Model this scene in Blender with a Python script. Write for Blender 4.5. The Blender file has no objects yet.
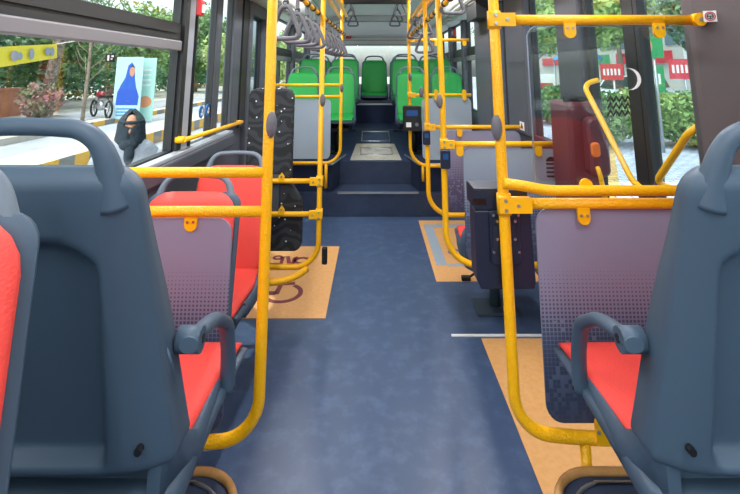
import bpy, math, random
from mathutils import Vector, Matrix
random.seed(7)
scene = bpy.context.scene
COL = scene.collection
PI = math.pi
# ------------------------------------------------------------------ camera numbers
F = 450.0; CX = 374.0; HY = 70.0; H = 1.42; TH = math.radians(10)
PY = HY - F*math.tan(TH)
def at(x, y, Y):
    """world point at distance Y that the photo shows at pixel x, y"""
    yc = (y-PY)/F
    d = Vector(((x-CX)/F, math.cos(TH)+yc*math.sin(TH), math.sin(TH)-yc*math.cos(TH)))
    s = Y/d.y
    return Vector((d.x*s, Y, H+d.z*s))
# ------------------------------------------------------------------ materials
def lin(c):
    if isinstance(c, str):
        c = [int(c[i:i+2], 16)/255 for i in (0, 2, 4)]
    return tuple((v/12.92 if v <= .04045 else ((v+.055)/1.055)**2.4) for v in c[:3])+(1,)
M = {}
def mat(name, col, rough=.5, metal=0, spec=.5, bump=None, noise=None, emit=None):
    m = bpy.data.materials.new(name); m.use_nodes = True
    nt = m.node_tree; b = nt.nodes['Principled BSDF']
    b.inputs['Base Color'].default_value = lin(col)
    b.inputs['Roughness'].default_value = rough
    b.inputs['Metallic'].default_value = metal
    b.inputs['Specular IOR Level'].default_value = spec
    tc = nt.nodes.new('ShaderNodeTexCoord')
    if noise:   # (scale, colour2, lo, hi)
        n = nt.nodes.new('ShaderNodeTexNoise'); n.inputs['Scale'].default_value = noise[0]; n.inputs['Detail'].default_value = 6
        n.inputs['Roughness'].default_value = .65
        r = nt.nodes.new('ShaderNodeValToRGB')
        r.color_ramp.elements[0].position = noise[2]; r.color_ramp.elements[1].position = noise[3]
        r.color_ramp.elements[0].color = lin(col); r.color_ramp.elements[1].color = lin(noise[1])
        nt.links.new(tc.outputs['Object'], n.inputs['Vector']); nt.links.new(n.outputs['Fac'], r.inputs['Fac'])
        nt.links.new(r.outputs['Color'], b.inputs['Base Color'])
    if bump:    # (kind, scale, strength)
        if bump[0] == 'v':
            n = nt.nodes.new('ShaderNodeTexVoronoi'); out = n.outputs['Distance']
        else:
            n = nt.nodes.new('ShaderNodeTexNoise'); out = n.outputs['Fac']
        n.inputs['Scale'].default_value = bump[1]
        bp = nt.nodes.new('ShaderNodeBump'); bp.inputs['Strength'].default_value = bump[2]; bp.inputs['Distance'].default_value = .002 if len(bump) < 4 else bump[3]
        nt.links.new(tc.outputs['Object'], n.inputs['Vector']); nt.links.new(out, bp.inputs['Height']); nt.links.new(bp.outputs['Normal'], b.inputs['Normal'])
    if emit:
        b.inputs['Emission Color'].default_value = lin(emit[0]); b.inputs['Emission Strength'].default_value = emit[1]
    M[name] = m
    return m
mat('yellow', 'f9b508', .34, bump=('v', 150, .7, .002))
mat('yellow_plain', 'f8b60c', .33)
mat('shell', '415467', .5, bump=('n', 700, .12))
mat('handle_grey', '66727f', .5)
mat('shell_dark', '33434f', .5, bump=('n', 600, .12))
mat('grip_grey', '66656d', .6)
mat('red', 'e8453c', .6, bump=('v', 220, .35))
mat('green', '10973f', .55, bump=('n', 400, .15))
mat('black', '14161a', .45)
mat('rubber', '0f1114', .7)
mat('boxblack', '181f36', .42, bump=('n', 500, .08))
mat('chrome', 'c8ccd0', .25, 1)
mat('steel', 'aeb4ba', .35, .8)
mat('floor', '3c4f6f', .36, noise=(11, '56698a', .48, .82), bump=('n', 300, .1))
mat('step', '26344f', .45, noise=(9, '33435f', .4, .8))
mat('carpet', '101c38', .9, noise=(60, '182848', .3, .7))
mat('pad', 'd59a5c', .55, noise=(40, 'dfa96c', .3, .7))
mat('burgundy', '5e2a33', .5)
mat('symbol', '7a2b35', .6)
mat('pillar', '474c57', .5, bump=('n', 300, .1))
mat('pillar_light', '9aa0aa', .45)
mat('pillar_brown', '4f484c', .55, bump=('n', 300, .1))
mat('frame_dark', '1b1d21', .5)
mat('transom', '77767b', .45)
mat('wall', '4a4f5a', .55)
mat('ceiling', 'dcdedb', .5)
mat('ceiling_trim', 'a6aaa8', .5)
mat('lower_wall', '2f3d58', .6)
mat('plain_panel', '9aa9b8', .45)
mat('wood', 'a87a48', .4, noise=(12, 'c08f58', .4, .6))
mat('white', 'e8e8e8', .5)
mat('red_item', 'c01822', .4)
mat('orange', 'e8742c', .45)
mat('screen', '10203a', .3, emit=('3a90ff', .12))
mat('blue_sign', '1c5fa8', .5)
mat('metal_floor', 'cfc9bc', .33, .35, noise=(5, '8a8d94', .5, .8))
mat('lamp', 'ffffff', .4, emit=('ffffff', 3))  # glow of the added fill lamps
mat('red_lens', '2a1512', .2)
# outside
mat('asphalt', '8f9298', .9, noise=(.8, 'a8abb0', .3, .7))
mat('pavers', '9aa3b8', .85)
mat('concrete', 'b0aca4', .85, noise=(3, 'c4bfb4', .3, .7))
mat('kerb_yellow', 'e2ae42', .7)
mat('kerb_black', '858581', .8)
mat('terracotta', 'ae6f58', .8, noise=(3, 'c4876c', .3, .7))
mat('bark', '75675a', .9, noise=(14, '9a8b7a', .35, .65), bump=('n', 20, .8, .03))
mat('palm_bark', '8d8377', .9, noise=(7, '5a5148', .4, .6), bump=('v', 9, 1, .06))
for i, (a, b_) in enumerate((('3f6b37', '7a9a5c'), ('59803f', '9db870'), ('2f5a3c', '6a8f6a'), ('8aa85a', 'c2cf8a'))):
    mat('leaf%d' % i, a, .7, noise=(1.3, b_, .35, .65))
mat('pinkflower', 'b0707c', .7, noise=(2, '7a8a60', .4, .6))
mat('poster_blue', 'a9c6d2', .5); mat('poster_teal', 'a8d2cc', .5); mat('robe_blue', '1f4fb4', .6); mat('skin', 'b98468', .6)
mat('yellow_banner', 'e0cf2e', .6); mat('hair_black', '201c1e', .7); mat('dress_orange', 'd98a66', .6)
mat('cloth_grey', '959aa6', .9, bump=('n', 14, .8, .02)); mat('cloth_dark', '27323c', .9, bump=('n', 18, .8, .02))
mat('beard', '3a3330', .95, bump=('n', 50, .8, .01))
mat('building', 'b9b8b2', .8); mat('building_glass', '5d7480', .2); mat('canopy_blue', '2a86c0', .6)
mat('sign_red', 'c22b3a', .6); mat('sign_green', '2a8a52', .6); mat('car_white', 'cfd4d8', .25); mat('car_glass', '1c2228', .1); mat('sign_white', 'dcdcdc', .6)
mat('bike_red', '8a2028', .35)
def glass(name, tint='ffffff', refl=.06, alpha=1.0):
    m = bpy.data.materials.new(name); m.use_nodes = True; nt = m.node_tree; nt.nodes.clear()
    o = nt.nodes.new('ShaderNodeOutputMaterial'); t = nt.nodes.new('ShaderNodeBsdfTransparent'); g = nt.nodes.new('ShaderNodeBsdfGlossy')
    g.inputs['Roughness'].default_value = .02; t.inputs['Color'].default_value = lin(tint)
    lw = nt.nodes.new('ShaderNodeLayerWeight'); lw.inputs['Blend'].default_value = .25
    mx = nt.nodes.new('ShaderNodeMixShader'); mm = nt.nodes.new('ShaderNodeMath'); mm.operation = 'MULTIPLY_ADD'
    mm.inputs[1].default_value = .12; mm.inputs[2].default_value = refl*.4
    nt.links.new(lw.outputs['Facing'], mm.inputs[0]); nt.links.new(mm.outputs[0], mx.inputs[0])
    nt.links.new(t.outputs[0], mx.inputs[1]); nt.links.new(g.outputs[0], mx.inputs[2]); nt.links.new(mx.outputs[0], o.inputs[0])
    M[name] = m
glass('glass', 'f4fbfa'); glass('glass_clear', 'eff4f4', .10); glass('glass_tint', 'c8d4d8')
def dotted(name, base='8c8ca4', dot='353f5a', low='343e5a', zt=.98, zb=.38, cell=.0115):
    """printed square dots that grow down the panel"""
    m = bpy.data.materials.new(name); m.use_nodes = True; nt = m.node_tree; b = nt.nodes['Principled BSDF']; L = nt.links.new
    b.inputs['Roughness'].default_value = .4
    tc = nt.nodes.new('ShaderNodeTexCoord'); sp = nt.nodes.new('ShaderNodeSeparateXYZ'); L(tc.outputs['Object'], sp.inputs[0])
    def mth(op, a, b2=None, c=None):
        n = nt.nodes.new('ShaderNodeMath'); n.operation = op
        for i, v in enumerate((a, b2, c)):
            if v is None: continue
            if isinstance(v, (int, float)): n.inputs[i].default_value = v
            else: L(v, n.inputs[i])
        return n.outputs[0]
    def fr(v, off): return mth('ABSOLUTE', mth('SUBTRACT', mth('FRACT', mth('ADD', mth('DIVIDE', v, cell), off)), .5))
    d1 = mth('MAXIMUM', fr(sp.outputs['X'], 0), fr(sp.outputs['Z'], 0))
    h = mth('DIVIDE', mth('SUBTRACT', zt, sp.outputs['Z']), zt-zb)       # 0 top .. 1 bottom
    r1 = nt.nodes.new('ShaderNodeValToRGB'); e = r1.color_ramp.elements
    e[0].position = .22; e[0].color = (0, 0, 0, 1); e[1].position = .62; e[1].color = (.46,)*3+(1,)
    L(h, r1.inputs[0])
    on = mth('LESS_THAN', d1, r1.outputs[0])
    # checker so that alternate cells hold dots (finer look)
    ck = nt.nodes.new('ShaderNodeTexChecker'); ck.inputs['Scale'].default_value = 1/cell
    wn = nt.nodes.new('ShaderNodeTexWhiteNoise'); wn.noise_dimensions = '3D'
    sn = nt.nodes.new('ShaderNodeVectorMath'); sn.operation = 'SNAP'; sn.inputs[1].default_value = (cell, 10, cell)
    L(tc.outputs['Object'], sn.inputs[0]); L(sn.outputs[0], wn.inputs['Vector'])
    keep = mth('GREATER_THAN', wn.outputs['Value'], mth('MULTIPLY', mth('GREATER_THAN', h, .5), mth('MULTIPLY', mth('SUBTRACT', h, .5), 1.1)))
    fac = mth('MULTIPLY', mth('MULTIPLY', on, keep), .85)
    bg = nt.nodes.new('ShaderNodeValToRGB'); e = bg.color_ramp.elements
    e[0].position = 0; e[0].color = lin(base); e[1].position = 1; e[1].color = lin(low)
    x = bg.color_ramp.elements.new(.62); x.color = lin('767b94')
    x = bg.color_ramp.elements.new(.8); x.color = lin('545d7a')
    L(h, bg.inputs[0])
    mx = nt.nodes.new('ShaderNodeMix'); mx.data_type = 'RGBA'
    L(fac, mx.inputs['Factor']); L(bg.outputs[0], mx.inputs['A']); mx.inputs['B'].default_value = lin(dot)
    L(mx.outputs['Result'], b.inputs['Base Color'])
    M[name] = m
dotted('dotted'); dotted('dotted_fine', base='9aa6b4', cell=.015)
def padboard():
    m = bpy.data.materials.new('padboard'); m.use_nodes = True; nt = m.node_tree; b = nt.nodes['Principled BSDF']; L = nt.links.new
    b.inputs['Roughness'].default_value = .7
    tc = nt.nodes.new('ShaderNodeTexCoord')
    v = nt.nodes.new('ShaderNodeTexVoronoi'); v.inputs['Scale'].default_value = 26
    L(tc.outputs['Object'], v.inputs['Vector'])
    r = nt.nodes.new('ShaderNodeValToRGB'); r.color_ramp.interpolation = 'CONSTANT'
    r.color_ramp.elements[0].color = lin('d8d8dc'); r.color_ramp.elements[1].position = .13; r.color_ramp.elements[1].color = (0, 0, 0, 1)
    L(v.outputs['Distance'], r.inputs[0])
    w = nt.nodes.new('ShaderNodeTexWave'); w.bands_direction = 'Z'; w.inputs['Scale'].default_value = 5.5; w.inputs['Distortion'].default_value = 7; w.inputs['Detail'].default_value = 0
    w.inputs['Detail Scale'].default_value = 2.2
    L(tc.outputs['Object'], w.inputs['Vector'])
    r2 = nt.nodes.new('ShaderNodeValToRGB'); r2.color_ramp.elements[0].position = .42; r2.color_ramp.elements[1].position = .55
    r2.color_ramp.elements[0].color = lin('17191d'); r2.color_ramp.elements[1].color = lin('2f3238')
    L(w.outputs['Fac'], r2.inputs[0])
    mx = nt.nodes.new('ShaderNodeMix'); mx.data_type = 'RGBA'; mx.blend_type = 'ADD'; mx.inputs['Factor'].default_value = 1
    L(r2.outputs[0], mx.inputs['A']); L(r.outputs[0], mx.inputs['B']); L(mx.outputs['Result'], b.inputs['Base Color'])
    M['padboard'] = m
padboard()
def brickmat(name, c1, c2, mortar, scale, w=.5, hgt=.25):
    m = bpy.data.materials.new(name); m.use_nodes = True; nt = m.node_tree; b = nt.nodes['Principled BSDF']; L = nt.links.new
    b.inputs['Roughness'].default_value = .85
    tc = nt.nodes.new('ShaderNodeTexCoord'); br = nt.nodes.new('ShaderNodeTexBrick'); br.inputs['Scale'].default_value = scale
    br.inputs['Color1'].default_value = lin(c1); br.inputs['Color2'].default_value = lin(c2); br.inputs['Mortar'].default_value = lin(mortar)
    br.inputs['Mortar Size'].default_value = .03; br.inputs['Brick Width'].default_value = w; br.inputs['Row Height'].default_value = hgt
    L(tc.outputs['Object'], br.inputs['Vector']); L(br.outputs['Color'], b.inputs['Base Color']); M[name] = m
brickmat('paving_blue', 'a9b2c8', 'c2c8d8', '7e879c', 2.2); brickmat('paving_yellow', 'd8b878', 'c9a060', '8a7450', 2.2); brickmat('paving_pink', 'd0988c', 'd8b070', '9a7060', 2.2)
# ------------------------------------------------------------------ mesh builder
class MB:
    def __init__(s): s.v = []; s.f = []; s.sm = []; s.cuts = []
    def cut(s):
        """what follows becomes a mesh of its own"""
        s.cuts.append((len(s.v), len(s.f))); return s
    def add(s, vs, fs, smooth=False):
        n = len(s.v); s.v += [tuple(v) for v in vs]; s.f += [tuple(i+n for i in f) for f in fs]; s.sm += [smooth]*len(fs); return s
    def box(s, x0, x1, y0, y1, z0, z1, bev=0):
        x0, x1 = sorted((x0, x1)); y0, y1 = sorted((y0, y1)); z0, z1 = sorted((z0, z1))
        if bev:
            return s.rslab(x0, x1, z0, z1, y0, y1, min(bev, (x1-x0)/2.01, (z1-z0)/2.01), edge=min(bev, (y1-y0)/2.5))
        vs = [(x, y, z) for x in (x0, x1) for y in (y0, y1) for z in (z0, z1)]
        return s.add(vs, [(0, 1, 3, 2), (4, 6, 7, 5), (0, 4, 5, 1), (2, 3, 7, 6), (0, 2, 6, 4), (1, 5, 7, 3)])
    def rslab(s, x0, x1, z0, z1, y0, y1, r, edge=.002, seg=6, corners=None):
        """rounded-corner slab standing in the XZ plane, thickness y0..y1"""
        def outline(ins):
            pts = []
            for k, (cx, cz, a0) in enumerate(((x1-r, z1-r, 0), (x0+r, z1-r, 90), (x0+r, z0+r, 180), (x1-r, z0+r, 270))):
                for i in range(seg+1):
                    a = math.radians(a0+90*i/seg)
                    rr = r-ins
                    pts.append((cx+rr*math.cos(a), cz+rr*math.sin(a)))
            return pts
        rings = [(y0, edge), (y0+edge, 0), (y1-edge, 0), (y1, edge)]
        vs = []; n = 4*(seg+1)
        for y, ins in rings:
            vs += [(px, y, pz) for px, pz in outline(min(ins, r*.9))]
        fs = [tuple(range(n)), tuple(reversed(range(3*n, 4*n)))]
        for k in range(3):
            for i in range(n):
                j = (i+1) % n
                fs.append((k*n+i, (k+1)*n+i, (k+1)*n+j, k*n+j))
        return s.add(vs, fs)
    def prism(s, pts, axis, a, b):
        """polygon extruded along an axis (0 x,1 y,2 z)"""
        def mk(p, c):
            l = [p[0], p[1]]; l.insert(axis, c); return tuple(l)
        n = len(pts)
        vs = [mk(p, a) for p in pts]+[mk(p, b) for p in pts]
        fs = [tuple(range(n)), tuple(reversed(range(n, 2*n)))]+[(i, n+i, n+(i+1) % n, (i+1) % n) for i in range(n)]
        return s.add(vs, fs)
    def tube(s, pts, r, seg=12, fil=None, flat=None, caps=True, close=False, rs=None):
        P = [Vector(p) for p in pts]
        if fil:
            Q = [P[0]]
            for i in range(1, len(P)-1):
                a, b, c = P[i-1], P[i], P[i+1]
                rr = min(fil, (a-b).length*.49 if i > 1 else (a-b).length*.98, (c-b).length*.49 if i < len(P)-2 else (c-b).length*.98)
                d1 = (a-b).normalized(); d2 = (c-b).normalized()
                p0 = b+d1*rr; p1 = b+d2*rr
                for k in range(9):
                    t = k/8
                    w = .92      # near-circular rational quadratic
                    ww = math.sqrt(.5) if abs(d1.dot(d2)) < .3 else w
                    Q.append((p0*(1-t)**2+b*(2*t*(1-t)*ww)+p1*t*t)/((1-t)**2+2*t*(1-t)*ww+t*t))
            Q.append(P[-1]); P = Q
        n = len(P); T = []
        for i in range(n):
            a = P[i-1] if (i > 0 or close) else P[i]; b = P[(i+1) % n] if (i < n-1 or close) else P[i]
            T.append((b-a).normalized())
        up = Vector((0, 0, 1)) if abs(T[0].z) < .9 else Vector((0, 1, 0))
        N = (up-T[0]*up.dot(T[0])).normalized(); vs = []
        for i in range(n):
            N = (N-T[i]*N.dot(T[i])).normalized(); B = T[i].cross(N)
            ri = rs[i] if rs else r
            ra, rb = (ri*flat[0], ri*flat[1]) if flat else (ri, ri)
            for k in range(seg):
                a = 2*PI*k/seg
                vs.append(P[i]+N*(ra*math.cos(a))+B*(rb*math.sin(a)))
        fs = []
        for i in range(n if close else n-1):
            j = (i+1) % n
            for k in range(seg):
                l = (k+1) % seg
                fs.append((i*seg+k, i*seg+l, j*seg+l, j*seg+k))
        s.add(vs, fs, True)
        if caps and not close:
            m = len(s.v)-len(vs)
            s.f += [tuple(m+k for k in reversed(range(seg))), tuple(m+(n-1)*seg+k for k in range(seg))]; s.sm += [False]*2
        return s
    def ball(s, c, rx, ry, rz, seg=16, rings=10, power=1):
        vs = []; fs = []
        for i in range(rings+1):
            t = PI*i/rings
            for k in range(seg):
                a = 2*PI*k/seg
                def pw(v): return math.copysign(abs(v)**power, v)
                vs.append((c[0]+rx*pw(math.sin(t))*pw(math.cos(a)), c[1]+ry*pw(math.sin(t))*pw(math.sin(a)), c[2]+rz*pw(math.cos(t))))
        for i in range(rings):
            for k in range(seg):
                l = (k+1) % seg
                fs.append((i*seg+k, (i+1)*seg+k, (i+1)*seg+l, i*seg+l))
        return s.add(vs, fs, True)
    def loft(s, rings, caps=True, smooth=True):
        n = len(rings[0]); vs = [p for r in rings for p in r]; fs = []
        for i in range(len(rings)-1):
            for k in range(n):
                l = (k+1) % n
                fs.append((i*n+k, i*n+l, (i+1)*n+l, (i+1)*n+k))
        s.add(vs, fs, smooth)
        if caps:
            m = len(s.v)-len(vs); q = len(rings)-1
            s.f += [tuple(m+k for k in reversed(range(n))), tuple(m+q*n+k for k in range(n))]; s.sm += [False]*2
        return s
    def disc(s, c, r, axis=1, depth=.004, seg=20):
        pts = [(r*math.cos(2*PI*k/seg), r*math.sin(2*PI*k/seg)) for k in range(seg)]
        o = [c[i] for i in range(3) if i != axis]
        return s.prism([(p[0]+o[0], p[1]+o[1]) for p in pts], axis, c[axis]-depth/2, c[axis]+depth/2)
    def grid(s, fn, nu, nv):
        vs = [fn(i/nu, j/nv) for j in range(nv+1) for i in range(nu+1)]
        fs = [(j*(nu+1)+i, j*(nu+1)+i+1, (j+1)*(nu+1)+i+1, (j+1)*(nu+1)+i) for j in range(nv) for i in range(nu)]
        return s.add(vs, fs, True)
    def build(s, name, m, parent=None, bevel=0, subsurf=0, fix=True):
        if s.cuts:
            c = [(0, 0)]+[q for q in s.cuts if q[1] < len(s.f)]+[(len(s.v), len(s.f))]; res = []
            for (v0, f0), (v1, f1) in zip(c, c[1:]):
                if f1 == f0: continue
                b = MB(); b.v = s.v[v0:v1]; b.f = [tuple(i-v0 for i in f) for f in s.f[f0:f1]]; b.sm = s.sm[f0:f1]
                res.append(b.build(name, m, parent, bevel, subsurf, fix))
            MB.last = res
            return res[0]
        MB.last = None
        me = bpy.data.meshes.new(name); me.from_pydata(s.v, [], s.f)
        me.polygons.foreach_set('use_smooth', s.sm); me.materials.append(M[m] if isinstance(m, str) else m); me.update()
        if fix:
            import bmesh
            bm = bmesh.new(); bm.from_mesh(me); bmesh.ops.remove_doubles(bm, verts=bm.verts, dist=1e-5)
            bmesh.ops.recalc_face_normals(bm, faces=bm.faces); bm.to_mesh(me); bm.free()
        o = bpy.data.objects.new(name, me); COL.objects.link(o)
        if parent is not None: o.parent = parent
        if bevel:
            b = o.modifiers.new('b', 'BEVEL'); b.width = bevel; b.segments = 2; b.limit_method = 'ANGLE'
        if subsurf:
            b = o.modifiers.new('s', 'SUBSURF'); b.levels = b.render_levels = subsurf
        return o
def tag(o, label=None, cat=None, group=None, kind=None):
    for k, v in (('label', label), ('category', cat), ('group', group), ('kind', kind)):
        if v: o[k] = v
    return o
def thing(name, label, cat, loc=(0, 0, 0), rz=0, group=None):
    o = bpy.data.objects.new(name, None); COL.objects.link(o); o.empty_display_size = .05
    o.location = loc; o.rotation_euler = (0, 0, rz)
    return tag(o, label, cat, group)
def struct(name, mb, m, parent=None, label=None, **k):
    o = mb.build(name, m, parent, **k)
    if parent is None: o['kind'] = 'structure'
    if label: o['label'] = label
    return o
def copy_tree(o, parent=None):
    c = o.copy(); COL.objects.link(c); c.parent = parent
    for ch in list(o.children): copy_tree(ch, c)
    return c
def sstep(a, b, x):
    t = max(0, min(1, (x-a)/(b-a))); return t*t*(3-2*t)

# ================================================================== SHELL OF THE BUS
WX = 1.15; YF = -2.3; YB = 8.0; ZC = 2.30; SILL = .95; HEAD = 2.04
struct('floor', MB().box(-WX-.05, WX+.05, YF, 4.80, -.06, 0), 'floor')
# ceiling with side ducts and a coved rear
c = MB()
prof = [(-WX-.05, HEAD), (-1.0, HEAD), (-.86, 2.09), (-.74, 2.26), (-.6, ZC), (.6, ZC), (.74, 2.26), (.86, 2.09), (1.0, HEAD), (WX+.05, HEAD), (WX+.05, 2.42), (-WX-.05, 2.42)]
c.prism(prof, 1, YF, YB)
struct('ceiling', c, 'ceiling', bevel=.01)
for s_, nm in ((-1, 'trim_1'), (1, 'trim_2')):
    t = MB()
    for k in range(2): t.box(s_*(.905-.03*k), s_*(.90-.03*k), YF+.1, YB-.3, 2.058+.0*k, 2.075)
    t.box(s_*.745, s_*.735, YF, YB-.3, 2.245, 2.262)
    for k in range(16): t.box(s_*.96, s_*.90, -1+.5*k, -.75+.5*k, 2.028, 2.04)
    struct(nm, t, 'ceiling_trim')
# long fill lamps, added out of view to brighten the interior and rear ceiling
for k, (xx, yy) in enumerate([(x, y) for x in (-.62, .62) for y in (-.4, 2.0, 4.3)]):
    o = thing('fill_lamp', 'long white added fill lamp above the %s, %s' % ('wheelchair side seats' if xx < 0 else 'door side seats', 'over the front poles' if yy < 1 else 'over the middle of the aisle' if yy < 3 else 'near the raised rear platform'), 'ceiling lamp', (xx, yy, ZC-.012), 0, 'added fill lamps')
    MB().box(-.05, .05, -1.0, 1.0, -.004, .012).build('fill_lamp_frame', 'ceiling_trim', o)
    MB().box(-.035, .035, -.97, .97, -.010, -.004).build('diffuser', 'lamp', o)
# walls -- each as lower wall, header and pillars around real openings
def wall(side, name, segs, mlow='wall'):
    s_ = side; x0, x1 = s_*WX, s_*(WX+.06)
    m = MB()
    for (ya, yb, z0, z1) in segs: m.box(x0, x1, ya, yb, z0, z1)
    return struct(name, m, mlow)
DY0, DY1 = 1.61, 2.47          # doorway on the right wall
wall(-1, 'wall_left', [(YF, YB, 0, SILL), (YF, YB, HEAD, 2.3)])
wall(1, 'wall_right', [(YF, DY0, 0, SILL), (DY1, YB, 0, SILL), (YF, YB, HEAD, 2.3)])
# sill ledge
l = MB(); l.box(-WX+.001, -WX+.075, YF, 3.62, SILL-.10, SILL-.012); struct('trim_3', l, 'pillar', bevel=.012)
l = MB(); l.box(-WX+.001, -WX+.060, YF, 3.62, SILL-.012, SILL+.012); struct('trim_4', l, 'pillar_light', bevel=.006)
def pillar(n, side, y0, y1, m='pillar', z0=SILL, z1=HEAD, d=.05, step=True):
    x0, x1 = side*(WX-d), side*(WX+.06)
    p = MB().box(x0, x1, y0, y1, z0, z1)
    o = struct('trim_%d' % n, p, m, bevel=.015)
    return o
pillar(5, -1, 2.75, 2.87, 'pillar_light', d=.012); 
struct('trim_6', MB().box(-WX-.06, -WX+.02, 2.69, 2.75, SILL, HEAD), 'frame_dark')
struct('trim_7', MB().box(-WX-.01, -WX+.022, 2.87, 2.885, SILL+.01, HEAD), 'frame_dark')
pillar(8, -1, 3.29, 3.40, d=.008); pillar(9, -1, 3.66, 3.86, d=.02)
struct('trim_10', MB().box(-WX-.06, -WX+.03, 3.865, 4.02, SILL, HEAD), 'frame_dark')
# big framed section behind, with a narrow rounded window
pm = MB(); pm.box(-WX-.06, -WX+.045, 4.02, 4.12, .475, HEAD); pm.box(-WX-.06, -WX+.045, 4.60, 4.95, SILL, HEAD); pm.box(-WX-.06, -WX+.045, 4.12, 4.6, .7, 1.02); pm.box(-WX-.06, -WX+.045, 4.12, 4.6, 1.92, HEAD)
struct('trim_11', pm, 'pillar', bevel=.012)
for n, y in ((12, 6.25), (13, 7.75)): pillar(n, -1, y, y+.14)
struct('trim_14', MB().box(-WX-.06, -WX+.03, .55, .67, SILL, HEAD), 'frame_dark')
struct('trim_15', MB().box(-WX-.06, -WX+.05, YF, YF+.3, 0, HEAD), 'pillar')
# right pillars
rp = MB(); rp.prism([(WX+.06, 1.585), (1.085, 1.585), (1.09, 1.53), (1.145, 1.33), (1.13, 1.20), (WX+.06, 1.20)], 2, 0, HEAD)
struct('trim_16', rp, 'pillar_brown', bevel=.012)
struct('trim_17', MB().box(WX-.02, WX+.06, 1.585, DY0, 0, HEAD), 'frame_dark')
struct('trim_18', MB().box(WX-.065, WX+.06, 1.02, 1.198, SILL, HEAD), 'frame_dark')
pillar(19, 1, 2.50, 2.83, 'pillar', d=.012); pillar(20, 1, 3.32, 3.80, 'pillar', d=.05)
pillar(21, 1, 4.02, 4.60, 'pillar', d=.13, z0=.475); 
struct('trim_22', MB().box(WX-.24, WX-.131, 3.98, 4.40, 1.88, HEAD), 'frame_dark')
for n, y in ((23, 5.62), (24, 6.6), (25, 7.75)): pillar(n, 1, y, y+.12)
struct('trim_26', MB().box(WX-.05, WX+.06, -.6, -.5, SILL, HEAD), 'frame_dark')
# burgundy side lining beyond the door
bl = MB(); bl.box(WX-.02, WX, 2.93, 3.25, 0, .96); bl.box(WX-.045, WX-.02, 2.93, 3.25, .955, .975); struct('trim_27', bl, 'burgundy')
# windows
wn = [0]
def window(side, y0, y1, z0=SILL, z1=HEAD, transom=True, gm='glass', dividers=(), w=.018):
    wn[0] += 1; n = wn[0]; fr = MB(); xa, xb = side*(WX+.005), side*(WX+.045)
    for (a, b, c_, d) in ((y0, y0+w, z0, z1), (y1-w, y1, z0, z1), (y0+w, y1-w, z0, z0+w), (y0+w, y1-w, z1-w, z1)): fr.box(xa, xb, a, b, c_, d)
    for y in dividers: fr.box(xa, xb, y-.02, y+.02, z0, 1.53)
    o = struct('window_%d' % n, fr, 'frame_dark')
    p = MB()
    p.box(side*(WX+.024), side*(WX+.03), y0+w, y1-w, z0+w, z1-w); p.build('pane', gm, o)
    if transom:
        t = MB(); t.box(side*(WX-.015), side*(WX+.02), y0+.01, y1-.01, 1.530, 1.590); t.build('transom', 'transom', o, bevel=.008)
        t = MB(); t.box(side*(WX-.005), side*(WX+.055), y0+w, y1-w, 1.591, 1.69)
        t.box(side*(WX-.015), side*(WX+.004), y0+.08, y1-.08, 1.63, 1.652); t.build('track', 'frame_dark', o)
    return o
window(-1, -2.0, .55); window(-1, .67, 2.69); window(-1, 2.87, 3.29, transom=False, w=.008); window(-1, 3.40, 3.66, transom=False, w=.008)
window(-1, 4.12, 4.60, 1.02, 1.92, False, 'glass_tint'); window(-1, 4.95, 6.25, dividers=(5.6,)); window(-1, 6.39, 7.75)
window(1, -2.0, -.6); window(1, -.5, 1.02); window(1, 2.83, 3.32, transom=False, w=.01); window(1, 3.80, 4.02, transom=False, w=.008)
window(1, 4.60, 5.62); window(1, 5.74, 6.6); window(1, 6.72, 7.75)
# rear wall with window
rw = MB(); rw.box(-WX, WX, YB, YB+.06, 0, 1.18); rw.box(-WX, WX, YB, YB+.06, 1.84, 2.3); rw.box(-WX, -.98, YB, YB+.06, 1.18, 1.84); rw.box(.98, WX, YB, YB+.06, 1.18, 1.84)
struct('wall_rear', rw, 'ceiling')
rw = MB(); rw.box(-.98, .98, YB+.02, YB+.03, 1.18, 1.84); o = struct('window_%d' % (wn[0]+1), rw, 'glass')
rw = MB(); rw.box(-1.0, 1.0, YB-.03, YB, 1.84, 1.87); rw.box(-1.0, 1.0, YB-.05, YB, 1.93, 1.945); struct('trim_28', rw, 'ceiling_trim')
# coved rear ceiling panel: an arched bulkhead
pts = []
for k in range(13):
    a = PI*k/12; pts.append((-.92*abs(math.cos(a))**.45*math.copysign(1, math.cos(a)), 1.98+.24*math.sin(a)**.6))
rb = MB().prism([(-.98, 2.3), (-.98, 1.95)]+pts+[(.98, 1.95), (.98, 2.3)], 1, 7.35, 7.42)
struct('trim_29', rb, 'ceiling', bevel=.01)
struct('trim_36', MB().tube([(p[0]*.80, 7.345, p[1]-.015) for p in pts], .012, 8), 'ceiling_trim')
rb = MB().prism([(7.42, 2.24), (8.0, 1.98), (8.0, 2.3), (7.42, 2.3)], 0, -WX, WX); struct('trim_30', rb, 'ceiling')
# front end behind the viewer: low bulkhead, open above for the windscreen light
fb = MB(); fb.box(-WX, WX, YF-.06, YF, 0, .85); fb.box(-WX, WX, YF-.06, YF, 2.1, 2.3); struct('wall_front', fb, 'wall')
struct('window_%d' % (wn[0]+2), MB().box(-WX, WX, YF-.04, YF-.034, .85, 2.1), 'glass')
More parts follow.
